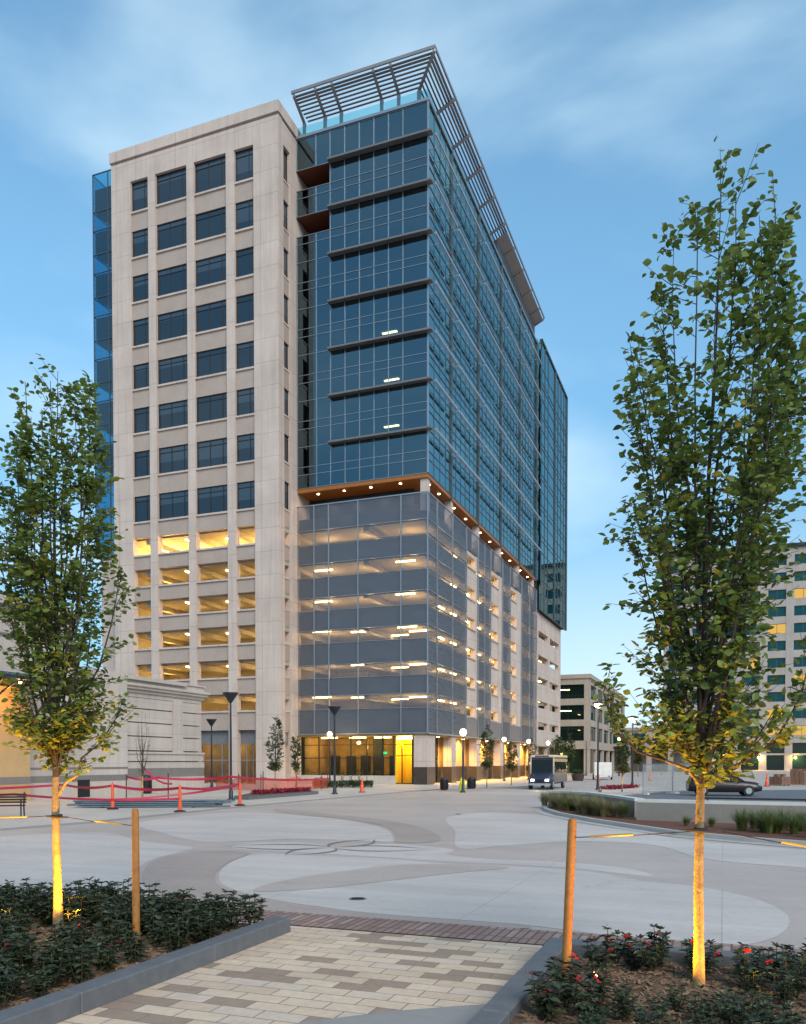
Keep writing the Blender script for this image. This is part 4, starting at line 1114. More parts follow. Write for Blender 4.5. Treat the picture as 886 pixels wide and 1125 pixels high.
vs = MB(); vs.box(-3.45, -3.35, 1.1, 3.6, .03, 4.28).box(-1.75, -1.65, 1.1, 3.6, .03, 4.28).box(-3.35, -1.75, 3.5, 3.6, .03, 4.28)
ves = vs.build('entrance_vestibule', M['yellowwall'], T)
MB().box(-2.85, -2.75, 1.12, 1.2, .12, 3.5).box(-2.75, -1.8, 1.12, 1.2, 2.55, 2.63).box(-3.35, -2.85, 1.12, 1.2, 2.5, 2.58).build('door', M['frameD'], ves)
MB().box(-3.3, -1.85, 1.3, 1.5, 4.02, 4.2).build('light_strip', M['strip'], ves)
lamp('vestibule_lamp', 'POINT', 160, (1, .7, .1), (-2.3, 2.3, 3.6), ves, .15)
# ground floor behind the stone block
mb = MB(); mb.box(-29, -13, 1.5, 1.7, .02, 4.9); mb.build('back_wall', M['tanwall'], T)
for x in (-26.8, -23.2, -19.6, -16): lamp('shop_lamp', 'POINT', 30, (1, .6, .14), (x, .4, 3.2), T, .15)

# rear wing: glass over a stone garage
V2 = [45.0, 47.3, 49.6, 54.6, 57, 59.4, 61.8, 64.2]
GZ2 = [22.6, 25, 26.7] + [z for z in GZ if 27 < z < 57.6] + [58.6]
cw = panes('rear_wing_glass', M['glassR'], [(a, b, c, d) for a, b in zip(V2[:-1], V2[1:]) for c, d in zip(GZ2[:-1], GZ2[1:])], 'x', .45, T, .004)
panes('link_glass', M['glassR'], [(43.9, 44.98, c, d) for c, d in zip(GZ2[:-1], GZ2[1:]) if c > 26], 'x', .02, cw)
panes('return_glass', M['glassR'], [(.03, .45, c, d) for c, d in zip(GZ2[:-1], GZ2[1:])], 'y', 45.0, cw)
mu = MB()
for y in V2: mu.box(.43, .52, y - .03, y + .03, 22.6, 58.6)
for z in GZ2: mu.box(.432, .5, 45, 64.2, z - .03, z + .03)
for y in (54.6, 64.2): mu.box(.3, .62, y - .12, y + .12, 22.6, 58.7)
mu.box(.2, .6, 44.95, 64.4, 58.6, 58.85)
mu.build('mullions', M['aluD'], cw)
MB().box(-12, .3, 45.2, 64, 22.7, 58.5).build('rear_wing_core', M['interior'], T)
gw = MB(); z = 4.6
for (z0, z1) in [(6.45, 7.5), (9.5, 10.45), (12.8, 13.75), (15.9, 16.8), (19.15, 20.1)]:
    gw.box(-.6, -.1, 45.35, 62.6, z, z0); z = z1
gw.box(-.6, -.1, 45.35, 62.6, z, 22.5); gw.box(-.6, .06, 45.35, 62.6, 4.2, 4.6)
for y0, y1 in ((45.3, 46.0), (53.2, 54.0), (61.6, 62.65)): gw.box(-.7, -.02, y0, y1, 0, 22.5)
gw.build('rear_garage_wall', M['stone'], T)
rg_ = MB(); rg_.box(-9, -8.8, 45, 62.6, 0.02, 22.5)
for z in DECK[:-1]: rg_.box(-8.8, -.65, 45.1, 62.5, z - .4, z)
dk = rg_.build('rear_garage_deck', M['conc'], T)
for z in DECK[1:-1]:
    for y in (48.5, 57.5): MB().box(-2.4, -2.2, y - .9, y + .9, z - .5, z - .41).build('light_strip', M['strip'], dk)
MB().box(-9, -1.2, 45.2, 62.5, .02, 4.2).build('rear_base_wall', M['tanwall'], T)

# ------------------------------------------------------------------ stone hall at left (local: x out from the wall, y along it away from the camera)
Hh = thing('stone_hall', 'low classical stone hall with moulded cornice left of the tower', 'building', (-13.9, 57.91, 0), ROT)
mb = MB()
mb.mat(0).box(-16, -.3, -8.2, 0, 0, 6.9)
for z0, z1 in ((2.72, 3.55), (3.62, 4.4), (4.47, 5.25), (5.32, 5.95)):
    mb.box(-.31, -.0, -8.0, -3.35, z0, z1); mb.box(-.31, -.0, -2.25, -.12, z0, z1)
mb.box(-.31, .08, -3.3, -2.3, 2.62, 6.1); mb.box(-.31, .0, -8.0, -.12, 5.98, 6.25)
mb.box(-.31, .14, -8.2, .1, 2.5, 2.64); mb.box(-.31, .06, -8.2, .05, 2.05, 2.5); mb.box(-.31, .1, -8.2, .08, 1.6, 1.98)
mb.box(-.31, .1, -8.2, .08, 0, 1.02)
mb.mat(1).box(-.31, .085, -8.2, .07, 1.02, 1.6)
mb.build('pavilion_wall', [M['hallstone'], M['hallband']], Hh)
mb = MB(); mb.box(-.4, .12, -8.2, .15, 6.25, 6.45).box(-.4, .3, -8.2, .3, 6.45, 6.62).box(-.4, .42, -8.2, .4, 6.62, 6.78)
mb.box(-16, .1, -8.2, .1, 6.78, 7.12); mb.box(-16, .34, -8.2, -2.2, 7.0, 7.24); mb.box(-16, .2, -2.19, .2, 7.12, 7.2)
mb.build('cornice', M['hallstone'], Hh)
mb = MB(); mb.mat(0).box(-16, .35, -12.5, -8.2, 1.7, 7.3).box(-16, .36, -12.5, -8.2, 0, .9); mb.mat(1).box(-16, .37, -12.5, -8.2, .9, 1.25).box(-16, .37, -12.5, -8.2, 1.6, 1.7); mb.mat(0).box(-16, .34, -12.5, -8.2, 1.25, 1.6)
mb.mat(0).box(-16, .2, -30, -12.5, 1.7, 9.6).box(-16, .21, -30, -12.5, 0, .9).box(-16, .19, -30, -12.5, 1.25, 1.6); mb.mat(1).box(-16, .22, -30, -12.5, .9, 1.25).box(-16, .22, -30, -12.5, 1.6, 1.7)
mb.box(-16, .25, -30, -12.5, 8.3, 8.45)
mb.build('hall_wall', [M['hallstone'], M['hallband']], Hh)
mb = MB(); mb.box(-16, .35, -30, -12.4, 9.6, 9.8).box(-16, .6, -30, -12.2, 9.8, 10.05).box(-16, .4, -30, -12.4, 10.05, 10.3).build('cornice', M['hallstone'], Hh)
mb = MB(); mb.mat(0).box(-.1, .9, -30, -16.3, 0, 5.7); mb.mat(1).box(-.1, .92, -30, -16.28, .9, 1.25)
mb.build('entry_wall', [M['amber'], M['hallband']], Hh)
MB().box(.375, .42, -12.4, -11.5, .02, 1.0).build('vent_grille', M['black'], Hh)
cp = MB(); cp.mat(0).box(.0, 3.2, -30, -16.0, 6.0, 6.12)
for x in (.1, 1.6, 3.1): cp.mat(1).box(x - .07, x + .07, -30, -15.9, 5.85, 6.0)
for y in (-16.1, -19, -22): cp.box(0, 3.2, y - .07, y + .07, 5.84, 5.99)
can = cp.build('canopy', [M['cornerglass'], M['pole']], Hh)
for y in (-16.6, -20):
    MB().tube([(.95, y, 3.6), (3.0, y, 5.85)], .06, 6).tube([(1.7, y, 4.55), (1.2, y, 5.85)], .05, 6).tube([(1.75, y, 4.5), (2.3, y + 1.5, 5.85)], .05, 6).build('strut', M['pole'], can)
lamp('canopy_lamp', 'POINT', 110, (1, .5, .11), (2.3, -18.2, 5.2), can, .2)
MB().lathe([(.1, 0), (.1, -.08)], 10, (2.3, -18.2, 5.83)).build('downlight', M['down'], can)

# ------------------------------------------------------------------ far buildings on the right
def cutwin(t, bays, rows, at, axis, frame, glass, depth=.35, litrow=()):
    n = 0
    for a, b in bays:
        for z0, z1 in rows:
            f = MB(); e = .08
            if axis == 'y':
                f.box(a, b, at - .05, at + .05, z0, z0 + e).box(a, b, at - .05, at + .05, z1 - e, z1)
                k = max(1, round((b - a) / 2.2))
                for q in range(k + 1): x = a + (b - a) * q / k; f.box(x - .05, x + .05, at - .045, at + .045, z0 + e, z1 - e)
                g = MB().quad((a, at, z0), (b, at, z0), (b, at, z1), (a, at, z1))
            else:
                f.box(at - .05, at + .05, a, b, z0, z0 + e).box(at - .05, at + .05, a, b, z1 - e, z1)
                k = max(1, round((b - a) / 2.2))
                for q in range(k + 1): x = a + (b - a) * q / k; f.box(at - .045, at + .045, x - .05, x + .05, z0 + e, z1 - e)
                g = MB().quad((at, a, z0), (at, b, z0), (at, b, z1), (at, a, z1))
            fo = f.build('window', frame, t); g.build('pane', glass if not (n in litrow) else M['litpane'], fo); n += 1
M['litpane'] = glow('lit_window_glow', (1, .6, .14), .45)
c4 = (204.4 / 918 * 142, 142.)
B = thing('office_building', 'four storey tan office block with wide dark windows beyond the tower', 'building', (c4[0], c4[1], 0), ROT)
rows4 = [(5.2, 7.5), (8.9, 11.6), (12.9, 15.2)]
rows4 = [(5.6, 8.1), (9.2, 11.7), (12.8, 15.2)]
fx = [(-13.6, -7.4), (-6.4, -.9)]; sy = [(1.4 + 8.6 * k, 8.6 + 8.6 * k) for k in range(6)]
mb = MB()
zz = [4.6] + [z for r in rows4 for z in r] + [16.2]
for k in range(0, len(zz), 2):
    mb.box(-14.5, 0, 0, .5, zz[k], zz[k + 1]); mb.box(-.5, 0, .5, 54, zz[k], zz[k + 1])
xs = [-14.5] + [x for p in fx for x in p] + [0]
for k in range(0, len(xs), 2): mb.box(xs[k], xs[k + 1], -.02, .5, 0, 16.2)
ys = [.5] + [y for p in sy for y in p] + [54]
for k in range(0, len(ys), 2): mb.box(-.5, .02, ys[k], ys[k + 1], 0, 16.2)
mb.box(-14.5, 0, .6, 54, 15.6, 16); mb.build('wall', M['officestone'], B)
MB().box(-14.6, .25, -.25, 54.2, 16.2, 16.9).box(-14.6, .12, -.12, 54.1, 4.2, 4.6).build('cornice', M['officestone'], B)
cutwin(B, fx, rows4, .3, 'y', M['frameD'], M['greenglass']); cutwin(B, sy, rows4, -.3, 'x', M['frameD'], M['tealglass'])
MB().box(-14, -.6, .8, 1, .02, 4.2).box(-1.0, -.8, 1, 53, .02, 4.2).build('ground_floor_glazing', M['greenglass'], B)
for x in (-11, -5): lamp('shop_lamp', 'POINT', 500, (1, .68, .14), (x, .0, 3.2), B, .3)
for (x, z) in ((-10.5, 14.3), (-9, 14.0), (-10.2, 10.9), (-8.4, 10.5), (-10.8, 7.3), (-4.5, 14.4), (-4.2, 10.8)):
    MB().box(x - 1.1, x + 1.1, .27, .29, z - .12, z).build('ceiling_light', M['stripoff'], B)

Lk = thing('link_building', 'low colonnaded stone link between the tan office block and grid tower', 'building', (45.5, 172, 0), ROT)
mb = MB(); mb.box(-4, 12.9, 0, 6, 5.2, 8.4)
for x in np.arange(-4, 13, 4.2): mb.box(x, x + 1.0, -.1, .9, 0, 5.2)
mb.build('wall', M['officestone'], Lk); MB().box(-4.2, 13.1, -.3, 6.2, 8.4, 9).build('cornice', M['officestone'], Lk)
for x in np.arange(-2.2, 11, 4.2): MB().box(x, x + 2.2, -.06, -.01, 5.8, 7.8).build('window', M['tealglass'], Lk)
MB().box(-4, 12.9, 4, 4.2, 0, 5.2).build('back_wall', M['hallband'], Lk)

G = thing('grid_tower', 'pale stone tower with a grid of teal windows behind the right tree', 'building', (285 / 918 * 207, 207., 0), ROT)
gb = [(1.2 + k * 5.6, 1.2 + k * 5.6 + 3.9) for k in range(9)]
grow = [(8.2 + k * 4.0, 8.2 + k * 4.0 + 2.3) for k in range(11)]
mb = MB(); W_ = 52
zz = [7.0] + [z for r in grow for z in r] + [52.3]
for k in range(0, len(zz), 2): mb.box(0, W_, 0, .6, zz[k], zz[k + 1])
xs = [0] + [x for p in gb for x in p] + [W_]
for k in range(0, len(xs), 2): mb.box(xs[k], xs[k + 1], -.05, .6, 0, 52.3)
mb.box(0, .6, .6, 30, 0, 52.3); mb.box(.1, W_, .7, 30, 51, 52); mb.build('wall', M['towerstone'], G)
MB().box(-.6, W_, -.7, 31, 52.3, 53.0).build('roof_ledge', M['frameD'], G)
MB().box(-.1, W_, -.25, .55, 6.5, 7.0).box(-.1, W_, -.25, .55, 3.6, 4.0).build('cornice', M['towerstone'], G)
cutwin(G, gb, grow, .35, 'y', M['aluD'], M['tealglass'], litrow=(11 * 3 + 4, 11 * 4 + 1, 11 * 4 + 6, 11 * 5 + 3, 11 * 5, 11 * 4, 11 * 6, 11 * 2 + 5, 11 * 1 + 1, 11 * 5 + 8, 11 * 6 + 1))
MB().box(.6, W_, .8, 1, .02, 6.9).build('ground_floor_glazing', M['greenglass'], G)
for x in (6, 14, 22, 30, 38): lamp('shop_lamp', 'POINT', 900, (1, .62, .15), (x, -.2, 3.0), G, .3)
# ------------------------------------------------------------------ street furniture, vehicles, planting
def lamp_post(x, y, h, label, lit=0, style='cone', group=None):
    t = thing('street_lamp', label, 'street lamp', (x, y, .03), 0, group)
    MB().lathe([(.2, 0), (.2, .05), (.12, .1), (.1, .5), (.075, .55)], 12).build('base', M['pole'], t)
    MB().tube([(0, 0, .5), (0, 0, h * .6), (0, 0, h - .5)], [.07, .06, .05], 10).build('pole', M['pole'], t)
    hd = MB()
    if style == 'cone': hd.lathe([(.05, h - .55), (.12, h - .45), (.36, h - .1), (.4, h - .06), (.4, h), (.1, h + .02)], 16)
    elif style == 'disc': hd.lathe([(.05, h - .5), (.06, h - .3), (.3, h - .12), (.42, h - .1), (.42, h - .05), (.12, h + .03)], 16)
    else: hd.lathe([(.05, h - .5), (.09, h - .42), (.09, h - .36)], 12)
    hd.build('lamp_head', M['pole'], t)
    if lit:
        g = MB()
        if style == 'globe': g.lathe([(.05, h - .36), (.17, h - .26), (.22, h - .12), (.17, h + .04), (.05, h + .1)], 14)
        elif style == 'disc': g.lathe([(.05, h - .42), (.2, h - .34), (.28, h - .24), (.27, h - .13), (.1, h - .115)], 14)
        else: g.lathe([(.05, h - .36), (.13, h - .3), (.13, h - .22), (.05, h - .2)], 12)
        g.build('globe', M['globe'], t)
        lamp('street_lamp_light', 'POINT', lit, (1, .7, .32), (0, 0, h - .75), t, .2)
    return t
lamp_post(-8.79, 42.67, 5.5, 'tall charcoal lamp post with flared head rising behind the pipe stack')
lamp_post(-14.49, 63.3, 5.2, 'thin charcoal lamp post by the corner of the stone hall')
lamp_post(-6.4, 73.0, 4.5, 'lit round globe lamp in front of the yellow lobby', 60, 'globe')
lamp_post(-4.17, 50.98, 5.35, 'unlit dark lamp post standing on the sidewalk before the lobby')
lamp_post(13.81, 59.21, 6.2, 'tall lit lamp post rising just behind the retaining wall', 120, 'disc')
lamp_post(16.26, 59.21, 5.2, 'lit lamp post beside the red flower strip', 80, 'disc')
lamp_post(3.88, 53.98, 4.0, 'lit lamp post by the yellow-green barrel near the arcade corner', 60, 'globe')
for x, y, h, l in ((10.4, 86.0, 4.4, 'small lit lamp second from the arcade corner'), (13.6, 90.5, 4.3, 'small lit lamp third from the arcade corner'), (17.0, 98.0, 4.3, 'small lit lamp farthest along the tower side')):
    lamp_post(x, y, h, l, 50, 'globe')
lamp_post(26.3, 120, 5.3, 'lit lamp left of the white trailer before the tan office block', 0, 'globe')
lamp_post(30.5, 118, 5.3, 'lit lamp right of the white trailer before the tan office block', 60, 'globe')

def delineator(x, y, h, label):
    t = thing('delineator_post', label, 'traffic post', (x, y, .03), 0, 'orange delineator posts')
    MB().lathe([(.25, 0), (.25, .04), (.12, .08), (.07, .09)], 8).build('base', M['rubber'], t)
    MB().lathe([(.085, .08), (.075, .3), (.06, .5), (.06, h - .12), (.05, h - .08)], 12).build('post', M['orange'], t)
    MB().tube([(.0, -.02, h - .09), (0, -.02, h), (0, .02, h), (0, .02, h - .09)], .03, 6).build('handle', M['orange'], t)
    MB().lathe([(.064, h * .72), (.064, h * .8)], 12).lathe([(.066, h * .52), (.066, h * .6)], 12).build('reflective_band', M['white'] if h < 1 else M['orange'], t)
delineator(-12.04, 34.61, 1.12, 'orange delineator post at the left end of the pipe stack')
delineator(-8.75, 32.76, 1.06, 'orange delineator post in front of the middle of the pipe stack')
delineator(-7.31, 37.44, 1.06, 'orange delineator post right of the pipe stack by the tall lamp')

# tape strung between posts and stakes
def tape(pts, label, w_=.05, sag=.12, grp=None):
    mb = MB()
    for a, b in zip(pts[:-1], pts[1:]):
        a = Vector(a); b = Vector(b); n = 14; prev = None
        for k in range(n + 1):
            u = k / n; p = a.lerp(b, u) + Vector((0, 0, -sag * 4 * u * (1 - u)))
            tw = math.sin(u * 5 + a.x) * .5; o = Vector((math.sin(tw) * .3, math.sin(tw), math.cos(tw))) * w_ * .5
            q = (p + o, p - o)
            if prev: mb.loft([[tuple(prev[0]), tuple(prev[1]), tuple(prev[1] + Vector((.0, .004, 0))), tuple(prev[0] + Vector((0, .004, 0)))], [tuple(q[0]), tuple(q[1]), tuple(q[1] + Vector((0, .004, 0))), tuple(q[0] + Vector((0, .004, 0)))]])
            prev = q
    return tag(mb.build('barrier_tape', M['redtape']), label, 'barrier tape', grp)
tape([(-22, 30, .95), (-15.6, 38.5, .95), (-12.04, 34.61, 1.02), (-8.75, 32.76, .98), (-7.31, 37.44, 1.02)], 'red barrier tape linking the orange posts by the pipe stack', .12)
tape([(-24, 29.5, .7), (-15.4, 33, .72), (-8.8, 32.85, .55)], 'lower red barrier tape sagging in front of the pipe stack', .1)
tape([(-14.14, 42.67, 1.25), (-12.52, 42.67, 1.2), (-8.79, 42.5, 1.25), (-4.6, 52, .95)], 'red tape from the thin steel rods past the tall lamp post', .13)
tape([(-12.72, 40.9, 1.75), (-11.6, 42, .9)], 'short red tape tied to the bare tree, hanging slack', .1, .25)
tape([(-8.0, 40, .85), (-13.6, 38.6, .25), (-14.2, 37.2, .3)], 'low red tape trailing over the stacked pipes', .1)
tape([(-8.79, 42.5, 1.2), (-7.4, 37.6, 1.0)], 'short red tape between the tall lamp and the nearest orange post', .11, .2)
for x, y, h, l in ((-14.14, 42.67, 1.35, 'thin steel rod left of the bare tree'), (-12.0, 42.67, 1.4, 'thin steel rod right of the bare tree'), (-8.6, 51.3, 1.4, 'thin dark rod standing in the red flower island')):
    tag(MB().tube([(0, 0, 0), (.01, 0, h)], .03, 6).build('steel_rod', M['limb'], None, (x, y, .02)), l, 'rod')
# orange safety netting
nt_ = MB(); P_ = [(-13.5, 60.5), (-11.5, 58.5), (-9.6, 56.5), (-7.4, 58.0), (-5.9, 60.5), (-5.6, 62)]
prev = None
for a, b in zip(P_[:-1], P_[1:]):
    for k in range(9):
        u = k / 8; x = a[0] + (b[0] - a[0]) * u; y = a[1] + (b[1] - a[1]) * u + .1 * math.sin(u * 9 + a[0]); top = 1.0 - .25 * math.sin(math.pi * u) + .08 * math.sin(u * 17 + a[1])
        q = [(x, y, .06), (x, y + .03, .06), (x + .02, y + .03, top), (x + .02, y, top)]
        if prev: nt_.loft([prev, q])
        prev = q
nf = thing('safety_netting', 'red-orange safety netting round the building works before the stone block', 'safety fence', (0, 0, 0))
nt_.build('netting', screen_mat('orange_netting', (.75, .1, .03), .62), nf)
for x, y in P_: MB().tube([(0, 0, 0), (0, 0, 1.15)], .025, 6).build('post', M['limb'], nf, (x, y - .05, .03))
# pipe stack
PS = thing('pipe_stack', 'stack of blue-grey galvanised pipes lying on the plaza edge', 'pipes', (-10.9, 36.6, .03), math.radians(6))
for k in range(26):
    z = .06 + .075 * (k // 8); y = -.8 + .22 * (k % 8) + .08 * (k // 8) + random.uniform(-.03, .03); dx = random.uniform(-.5, .3); L = random.choice([3.1, 3.1, 2.6])
    MB().tube([(-L + dx, y, z), (L + dx, y + random.uniform(-.06, .06), z)], .036, 7).build('pipe', M['steel'], PS)
for x in (-2, 1.8): MB().box(x - .06, x + .06, -.95, 1.0, 0, .025).build('timber_bearer', M['limb'], PS)
# bins
def bin_(x, y, r, h, label, mat='black'):
    t = thing('litter_bin', label, 'litter bin', (x, y, .03))
    MB().lathe([(r * .9, 0), (r, .06), (r, h * .82)], 16).build('body', M[mat], t)
    MB().lathe([(r * 1.04, h * .82), (r * 1.06, h * .86), (r * .8, h * .97), (r * .4, h), (.02, h)], 16).build('lid', M['pole'], t)
    for k in range(10):
        a = k * .628; MB().box(-.02, .02, -.012, .012, .08, h * .8).build('slat', M[mat], t, (math.cos(a) * (r + .012), math.sin(a) * (r + .012), 0), a + 1.57)
bin_(-16.0, 52.0, .34, 1.15, 'black litter bin against the wall of the stone hall')
bin_(2.9, 58.8, .27, .88, 'black litter bin left of the yellow-green barrel')
bin_(5.04, 61.5, .3, .85, 'black litter bin right of the lit lamp near the arcade corner')
t = thing('barrel', 'yellow-green plastic barrel between two black litter bins', 'barrel', (4.02, 56.6, .02))
MB().lathe([(.2, 0), (.22, .05), (.2, .3), (.21, .32), (.18, .62), (.19, .64), (.15, .8), (.08, .86)], 14).build('body', M['hivis'], t); MB().tube([(-.08, 0, .84), (-.08, 0, .93), (.08, 0, .93), (.08, 0, .84)], .018, 6).build('handle', M['hivis'], t)
def cone_(x, y, h, label):
    t = thing('traffic_cone', label, 'traffic cone', (x, y, .03))
    MB().box(-.2, .2, -.2, .2, 0, .04).build('base', M['rubber'], t)
    MB().lathe([(.16, .04), (.13, h * .25), (.035, h)], 14).build('cone', M['orange'], t)
    MB().lathe([(.105, h * .45), (.072, h * .68)], 14).lathe([(.053, h * .82), (.046, h * .88)], 14).build('reflective_band', M['white'], t)
cone_(-2.65, 53.98, .92, 'orange traffic cone on the sidewalk before the yellow lobby')
cone_(29.4, 67.5, 1.0, 'red-orange traffic cone on the side road behind the parked car')
for x, y, l in ((12.0, 75.0, 'orange cone just right of the shuttle bus'), (15.4, 84, 'orange cone left of the dark planter pot'), (20.1, 86, 'orange cone right of the dark planter pot'), (26.0, 88.0, 'orange cone right of the white trailer')): cone_(x, y, .95, l)
# stone planter wall in front of the lobby
lw = thing('planter_wall', 'low pale stone planter wall along the yellow lobby front', 'low wall', (KX, KY, 0), ROT)
for k in range(6): MB().bbox(-14 + k * 1.88, -14 + (k + 1) * 1.88 - .015, -.9, -.5, .02, .8).build('block', M['walk'], lw)
def leafy(name, label, cat, boxes, n, mat, size, loc=(0, 0, 0), rot=0, kind=None, round_=False):
    P = []
    for (x0, x1, y0, y1, z0, z1) in boxes:
        P.append(np.c_[RNG.uniform(x0, x1, n), RNG.uniform(y0, y1, n), z0 + (z1 - z0) * RNG.uniform(0, 1, n) ** .7])
    P = np.concatenate(P); m = len(P)
    o = leaves_mesh(name, P, RNG.normal(0, 1, (m, 3)) + [0, 0, .3], RNG.normal(0, 1, (m, 3)), size * RNG.uniform(.6, 1.2, m), RNG.uniform(0, 1, m), LEAF, mat, None)
    o.location = loc; o.rotation_euler = (0, 0, rot)
    return tag(o, label, cat, kind=kind)
leafy('wall_planting', 'row of small green plants along the top of the low stone wall', 'plants', [(-13.8 + k * .9, -13.3 + k * .9, -.5, .3, .75, 1.05 + .15 * (k % 3)) for k in range(11)], 50, M['hedge'], .12, (KX, KY, 0), ROT, 'stuff')
leafy('hedge', 'low clipped green hedge on the sidewalk before the lobby', 'hedge', [(-6.9, -2.3, -.45, .45, 0, .5)], 2600, M['hedge'], .13, (0, 64.3, .03), math.radians(4))
for k, x in enumerate((-5.4, -4.7, -4.0, -3.3)):
    tag(MB().tube([(-.3, 0, 0), (-.3, 0, .75), (-.22, 0, .85), (.22, 0, .85), (.3, 0, .75), (.3, 0, 0)], .028, 6).build('bike_rack', M['pole'], None, (x, 69.5, .03), .25),
        'dark hoop bike rack before the low stone wall', 'bike rack', 'bike racks before the lobby')
for (x, y, l) in ((-.66, 12.1, 'small round drain cover in the pale front circle of the plaza'), (2.1, 31.8, 'small drain cover in the plaza toward the shuttle bus')):
    t = thing('drain_cover', l, 'drain cover', (x, y, .0095))
    MB().lathe([(.13, 0), (.13, .004), (.11, .004)], 24).build('rim', M['mid'], t)
    g_ = MB()
    for k in range(-3, 4): g_.box(-.09, .09, k * .028 - .006, k * .028 + .006, .0045, .007)
    g_.build('grate', M['black'], t)
# red flower island with a young tree
isl = [(-8.9, 43.9), (-8.0, 43.2), (-5.4, 50.2), (-5.2, 51.4), (-6.2, 53.6), (-8.0, 54), (-8.8, 50)]
ik = thing('island_kerb', 'grey kerbed island bed of red flowers on the sidewalk', 'planter', (0, 0, 0))
MB().prism(isl, .03, .2).build('kerb_stone', M['kerb'], ik); cx_, cy_ = np.mean(isl, axis=0)
MB().sheet([(cx_ + (x - cx_) * .9, cy_ + (y - cy_) * .94) for x, y in isl], .206).build('soil', M['soil'], ik)
leafy('red_flowers', 'mass of low dark red flowers filling the kerbed island', 'flowers', [(-8.4 + .38 * k, -7.6 + .38 * k, 46 + k * .9, 47.4 + k * .9, .2, .38) for k in range(6)], 320, M['redflow'], .12, kind='stuff')
SMALL = [(1.25, .25), (1.6, .6), (2.3, .8), (3.0, .75), (3.7, .5), (4.4, .25)]
def small_tree(x, y, h, label, seed, wid=1., n=190, z=.03, mats=('bark', 'leafS'), nl=9, ls=.14, fork=.28):
    return tree('young_tree', label, (x, y, z), h, h * fork, .05, [(h * a, b * wid) for a, b in ((.27, .2), (.36, .5), (.5, .68), (.68, .62), (.82, .42), (1.0, .16))], 9, n, nl, ls, seed=seed, mats=mats, tw=(.2, .5))
small_tree(-8.0, 52.4, 4.9, 'young tree with pale leaves and lit trunk in the red flower island', 21, 1.0, 150)
small_tree(-17.6, 78.0 - 9.6, 4.4, 'young green tree before the dark glazing of the stone block', 22, .95, 150)
small_tree(-7.6, 59.2, 4.2, 'yellow-lit slim young tree right of the island tree', 23, .6, 110)
small_tree(6.35, 63.3, 4.9, 'young tree against the amber arcade, nearest the arcade corner', 24, 1.05, 170)
small_tree(9.16, 70.6, 3.9, 'young tree against the amber arcade, second from the corner', 25, .95, 150)
small_tree(13.0, 84, 4.4, 'young tree beyond the shuttle bus by the tower side', 26, 1.0, 150)
small_tree(17.0, 94.5, 4.6, 'dark young tree at the far end of the tower side', 27, 1.0, 150)
small_tree(14.6, 55.6, 3.7, 'young tree with lit trunk in the red flower strip behind the retaining wall', 28, 1.0, 170)
small_tree(-12.72, 40.78, 4.6, 'bare thin tree with yellow lower trunk before the stone hall', 29, .85, 90, nl=1, ls=.05)
for x, y, h, l, s in ((22.5, 121, 6.0, 'leafy tree left of the white trailer before the tan office block', 31), (25.0, 126, 6.5, 'leafy tree before the lit ground floor of the tan office block', 32), (31.5, 112, 6.2, 'leafy tree right of the white trailer', 33), (36.5, 118, 6.4, 'leafy tree before the colonnaded link building', 34)):
    small_tree(x, y, h, l, s, 1.9, 170, ls=.26)
for (x, y, tx, ty, p) in ((-7.6, 51.7, -8.0, 52.4, 60), (-7.2, 58.5, -7.6, 59.2, 80), (-12.4, 40.1, -12.72, 40.78, 50), (14.4, 54.9, 14.6, 55.6, 70)):
    t = thing('tree_uplight', 'small ground spotlight at the foot of the %s' % {-7.6: 'island tree', -7.2: 'slim yellow-lit tree', -12.4: 'bare tree', 14.4: 'tree in the red flower strip'}[x], 'spotlight', (x, y, .1))
    MB().tube([(0, 0, -.06), (.0, 0, .06)], .05, 10).build('housing', M['black'], t)
    lamp('uplight_beam', 'SPOT', p, (1, .6, .1), (0, 0, .12), t, .05, (tx - x, ty - y, 1.0), 60)
# bench at far left
bn = thing('garden_bench', 'dark metal bench cut by the left edge of the photo', 'bench', (-14.0, 29.1, .03), math.radians(12))
for k in range(6): MB().box(-.75, .75, -.24 + k * .08, -.18 + k * .08, .43, .46).build('seat_slat', M['black'], bn)
for k in range(4): MB().box(-.75, .75, .26 + k * .02, .28 + k * .02, .52 + k * .09, .58 + k * .09).build('back_slat', M['black'], bn)
for x in (-.68, .68):
    MB().tube([(x, -.22, 0), (x, -.2, .43), (x, -.2, .66)], .025, 6).build('leg', M['black'], bn); MB().tube([(x, .28, 0), (x, .22, .43), (x, .34, .9)], .025, 6).build('leg', M['black'], bn)
    MB().tube([(x, -.22, .66), (x, .28, .66)], .025, 6).build('armrest', M['black'], bn)

# retaining wall and the planting in front of it
rw = thing('retaining_wall', 'concrete retaining wall curving behind the grasses on the right', 'wall', (0, 0, 0))
def wall_run(pts, th, z1, nm):
    L = []; Rr = []
    for i, p in enumerate(pts):
        a = Vector(pts[max(i - 1, 0)]); b = Vector(pts[min(i + 1, len(pts) - 1)]); d = (b - a).normalized(); n = Vector((-d.y, d.x))
        L.append((p[0], p[1])); Rr.append((p[0] + n.x * th, p[1] + n.y * th))
    poly = L + Rr[::-1]
    MB().prism(poly, -.1, z1 - .09).build(nm, M['wallconc'], rw)
    c = [Vector(p) for p in poly]
    MB().prism(poly, z1 - .088, z1).build('cap', M['walltop'], rw)
front = [(7.6, 27.1), (9.6, 25.9), (12, 24.7), (16, 22.7), (22, 19.6)]
back_ = [(6.3, 36.2), (6.75, 35.7), (7.5, 34.2), (7.75, 31.5), (7.85, 28.3)]
wall_run(front, .42, .78, 'wall_section')
wall_run(back_[::1], .35, .76, 'wall_section')
rail = thing('guard_rail', 'thin dark rail running along the top of the retaining wall', 'rail', (0, 0, 0))
